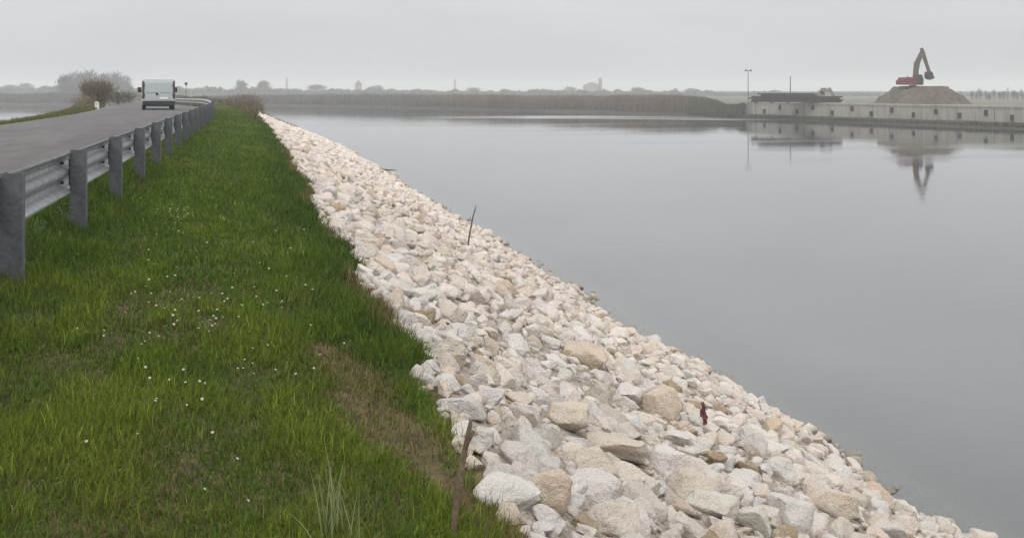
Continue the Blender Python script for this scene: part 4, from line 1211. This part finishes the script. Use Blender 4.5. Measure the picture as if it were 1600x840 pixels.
# floating branch
p = PZ(588, 265, 0.03)
root = empty('driftwood_branch', (p.x, p.y, 0.02), -TH - 0.05); tag(root, 'dark driftwood branch floating in the water off the rocks', 'branch')
mb = MB(); mb.tube([(-0.75, 0, 0.0), (-0.3, 0.05, 0.06), (0.2, 0, 0.05), (0.9, -0.06, 0.0), (1.6, 0.0, -0.02)], [0.06, 0.07, 0.055, 0.04, 0.015], 8); mb.build('stick', M_stem, root)
mb = MB(); mb.tube([(-0.45, 0.0, 0.05), (-0.6, 0.0, 0.24)], [0.035, 0.02], 6); mb.tube([(-0.2, 0, 0.05), (0.0, 0.1, 0.17)], [0.03, 0.012], 6); mb.build('fork', M_stem, root)
# brown stake in the grass near the rocks
X, Y, Z, dd = ray_hit(703, 838, 40)
hh = (838 - 655) / F * dd
root = empty('stake', (X, Y, Z)); tag(root, 'weathered brown stake leaning right between the grass and the rocks at the bottom', 'stake')
lx = Vector((CT, -ST, 0)) * (33 / F * dd)
mb = MB(); mb.tube([(0, 0, -0.15), (lx.x * 0.4, lx.y * 0.4, hh * 0.45), (lx.x * 0.85, lx.y * 0.85, hh * 0.86), (lx.x, lx.y, hh)], [0.016, 0.0145, 0.012, 0.008], 9); mb.build('shaft', M_stake, root)
mb = MB(); mb.tube([(lx.x * 0.8, lx.y * 0.8, hh * 0.80), (lx.x * 1.15, lx.y * 1.15, hh * 0.9)], [0.012, 0.006], 6); mb.build('snag', M_stake, root)
# maroon rag on the rocks
X, Y, Z, dd = ray_hit(1093, 668, 40)
def rag():
    nu, nv_ = 12, 22
    sc = 30 / F * dd
    P = []
    for i in range(nu):
        for j in range(nv_):
            u = i / (nu - 1) - 0.5; v = j / (nv_ - 1)
            wv = 0.16 + 0.22 * math.exp(-((v - 0.42) / 0.18) ** 2) + 0.05 * math.sin(v * 23)
            x = u * wv * sc + 0.04 * sc * math.sin(v * 9) - 0.10 * (v - 0.5) * sc
            y = (0.06 * math.sin(u * 14 + v * 6) + 0.04 * math.sin(v * 17 + u * 5) + 0.25 * (v - 0.5)) * sc
            P.append((x * CT + y * ST, -x * ST + y * CT, v * sc * (1 + 0.12 * math.sin(u * 11))))
    Fq = [(i * nv_ + j, (i + 1) * nv_ + j, (i + 1) * nv_ + j + 1, i * nv_ + j + 1) for i in range(nu - 1) for j in range(nv_ - 1)]
    o = link('cloth_rag', np_mesh('cloth_rag', P, Fq, True), M_cloth)
    md = o.modifiers.new('thickness', 'SOLIDIFY'); md.thickness = 0.008
    o.location = (X - 0.10 * ST, Y - 0.16, Z + 0.10)
    tag(o, 'crumpled maroon rag caught upright between the rocks', 'rag')
rag()

# daisies, each one a flower of its own
def daisy_mesh():
    bm = bmesh.new()
    n = 11
    for k in range(n):
        a = 2 * math.pi * k / n; a2 = a + 0.20; a1 = a - 0.20
        v = [bm.verts.new(q) for q in ((0.15 * math.cos(a), 0.15 * math.sin(a), 0), (0.75 * math.cos(a1), 0.75 * math.sin(a1), 0.10), (1.0 * math.cos(a), 1.0 * math.sin(a), 0.06), (0.75 * math.cos(a2), 0.75 * math.sin(a2), 0.10))]
        bm.faces.new(v)
    me = bpy.data.meshes.new('petals'); bm.to_mesh(me); bm.free(); return me
M_petal = mat('daisy_petal', (0.5, 0.5, 0.46), 0.8)
M_eye = mat('daisy_eye', (0.45, 0.30, 0.03), 0.8)
M_fstem = mat('flower_stem', (0.07, 0.12, 0.03), 0.8)
pet = daisy_mesh(); pet.materials.append(M_petal)
mb = MB(); mb.tube([(0, 0, -0.04), (0, 0, 0.10), (0, 0, 0.16)], [0.3, 0.3, 0.12], 8); eo = mb.build('eye', M_eye); eye_me = eo.data; bpy.data.objects.remove(eo)
mb = MB(); mb.tube([(0, 0, -5.5), (0.15, 0.1, -2.5), (0, 0, -0.03)], [0.07, 0.06, 0.05], 5); so_ = mb.build('stem', M_fstem); stem_me = so_.data; bpy.data.objects.remove(so_)
spots = []
for (cx, cy, sx, sy, n) in [(282, 345, 18, 16, 26), (270, 400, 26, 30, 14), (320, 500, 55, 32, 26), (250, 470, 40, 30, 12), (230, 560, 40, 40, 10), (300, 600, 90, 40, 10), (400, 420, 50, 45, 16), (330, 290, 25, 25, 12), (430, 560, 60, 50, 12), (470, 480, 25, 40, 8), (330, 230, 14, 18, 8)]:
    for k in range(n): spots.append((random.gauss(cx, sx), random.gauss(cy, sy)))
spots += [(245, 650), (243, 657), (215, 705), (332, 706), (371, 748), (234, 615), (380, 598), (290, 630), (135, 725), (388, 812), (320, 806), (500, 575), (196, 513), (226, 558)]
for px_, py_ in spots:
    if py_ > 835 or px_ < 50: continue
    X, Y, Z, dd = ray_hit(px_, py_, 70)
    if X < stations(np.array(Y))[8][0] + 0.15 or X > float(edge_x(np.array(Y))) - 0.1: continue
    s = random.uniform(0.005, 0.0085) * (1 + 0.035 * dd)
    root = empty('daisy', (X, Y, Z + random.uniform(0.07, 0.11) + 0.002 * dd)); root.scale = (s, s, s)
    root.rotation_euler = (random.uniform(0.1, 0.7), random.uniform(-0.4, 0.4), random.uniform(0, 6.28) * 0.2)
    tag(root, 'small white daisy flowering in the grass of the bank', 'daisy', 'white daisies scattered in the bank grass')
    for nm, me_ in (('petals', pet), ('eye', eye_me), ('stem', stem_me)):
        o = bpy.data.objects.new(nm, me_); C.objects.link(o); o.parent = root
# a tuft of tall pale grass stalks at the bottom
X, Y, Z, dd = ray_hit(530, 838, 30)
n = 26
b = np.stack([X + rng.normal(0, 0.05, n), Y + rng.normal(0, 0.09, n), np.zeros(n)], 1); b[:, 2] = terrain_z(b[:, 0], b[:, 1])
V, Fs, Cc = blades(b, 0.22 + 0.16 * rng.random(n), np.full(n, 0.007), np.abs(rng.normal(0.1, 0.15, n)), rng.random(n) * 6.28, rng.normal(0.3, 0.3, n), np.tile([0.16, 0.19, 0.08], (n, 1)), np.tile([0.26, 0.27, 0.15], (n, 1)), seg=4)
tag(link('grass_tuft', np_mesh('grass_tuft', V, Fs, False, {'tint': Cc}), M_grass), 'tuft of tall pale grass stalks rising from the bank at the bottom of the picture', 'grass tuft')

# ------------------------------------------------------------------ haze
mb = MB(); mb.box((300, 900, 12.5 - 5 / 2 - 0), (5200, 5200, 35.0))
hz = mb.build('haze', None)
m = bpy.data.materials.new('haze'); m.use_nodes = True; t = m.node_tree; t.nodes.clear()
o = N(t, 'ShaderNodeOutputMaterial'); v = N(t, 'ShaderNodeVolumePrincipled')
v.inputs['Color'].default_value = (0.98, 0.985, 1.0, 1); v.inputs['Density'].default_value = 0.0008; v.inputs['Anisotropy'].default_value = 0.3
t.links.new(v.outputs[0], o.inputs['Volume'])
hz.data.materials.append(m)
tag(hz, 'thin pale haze over the lagoon', 'haze', kind='stuff')
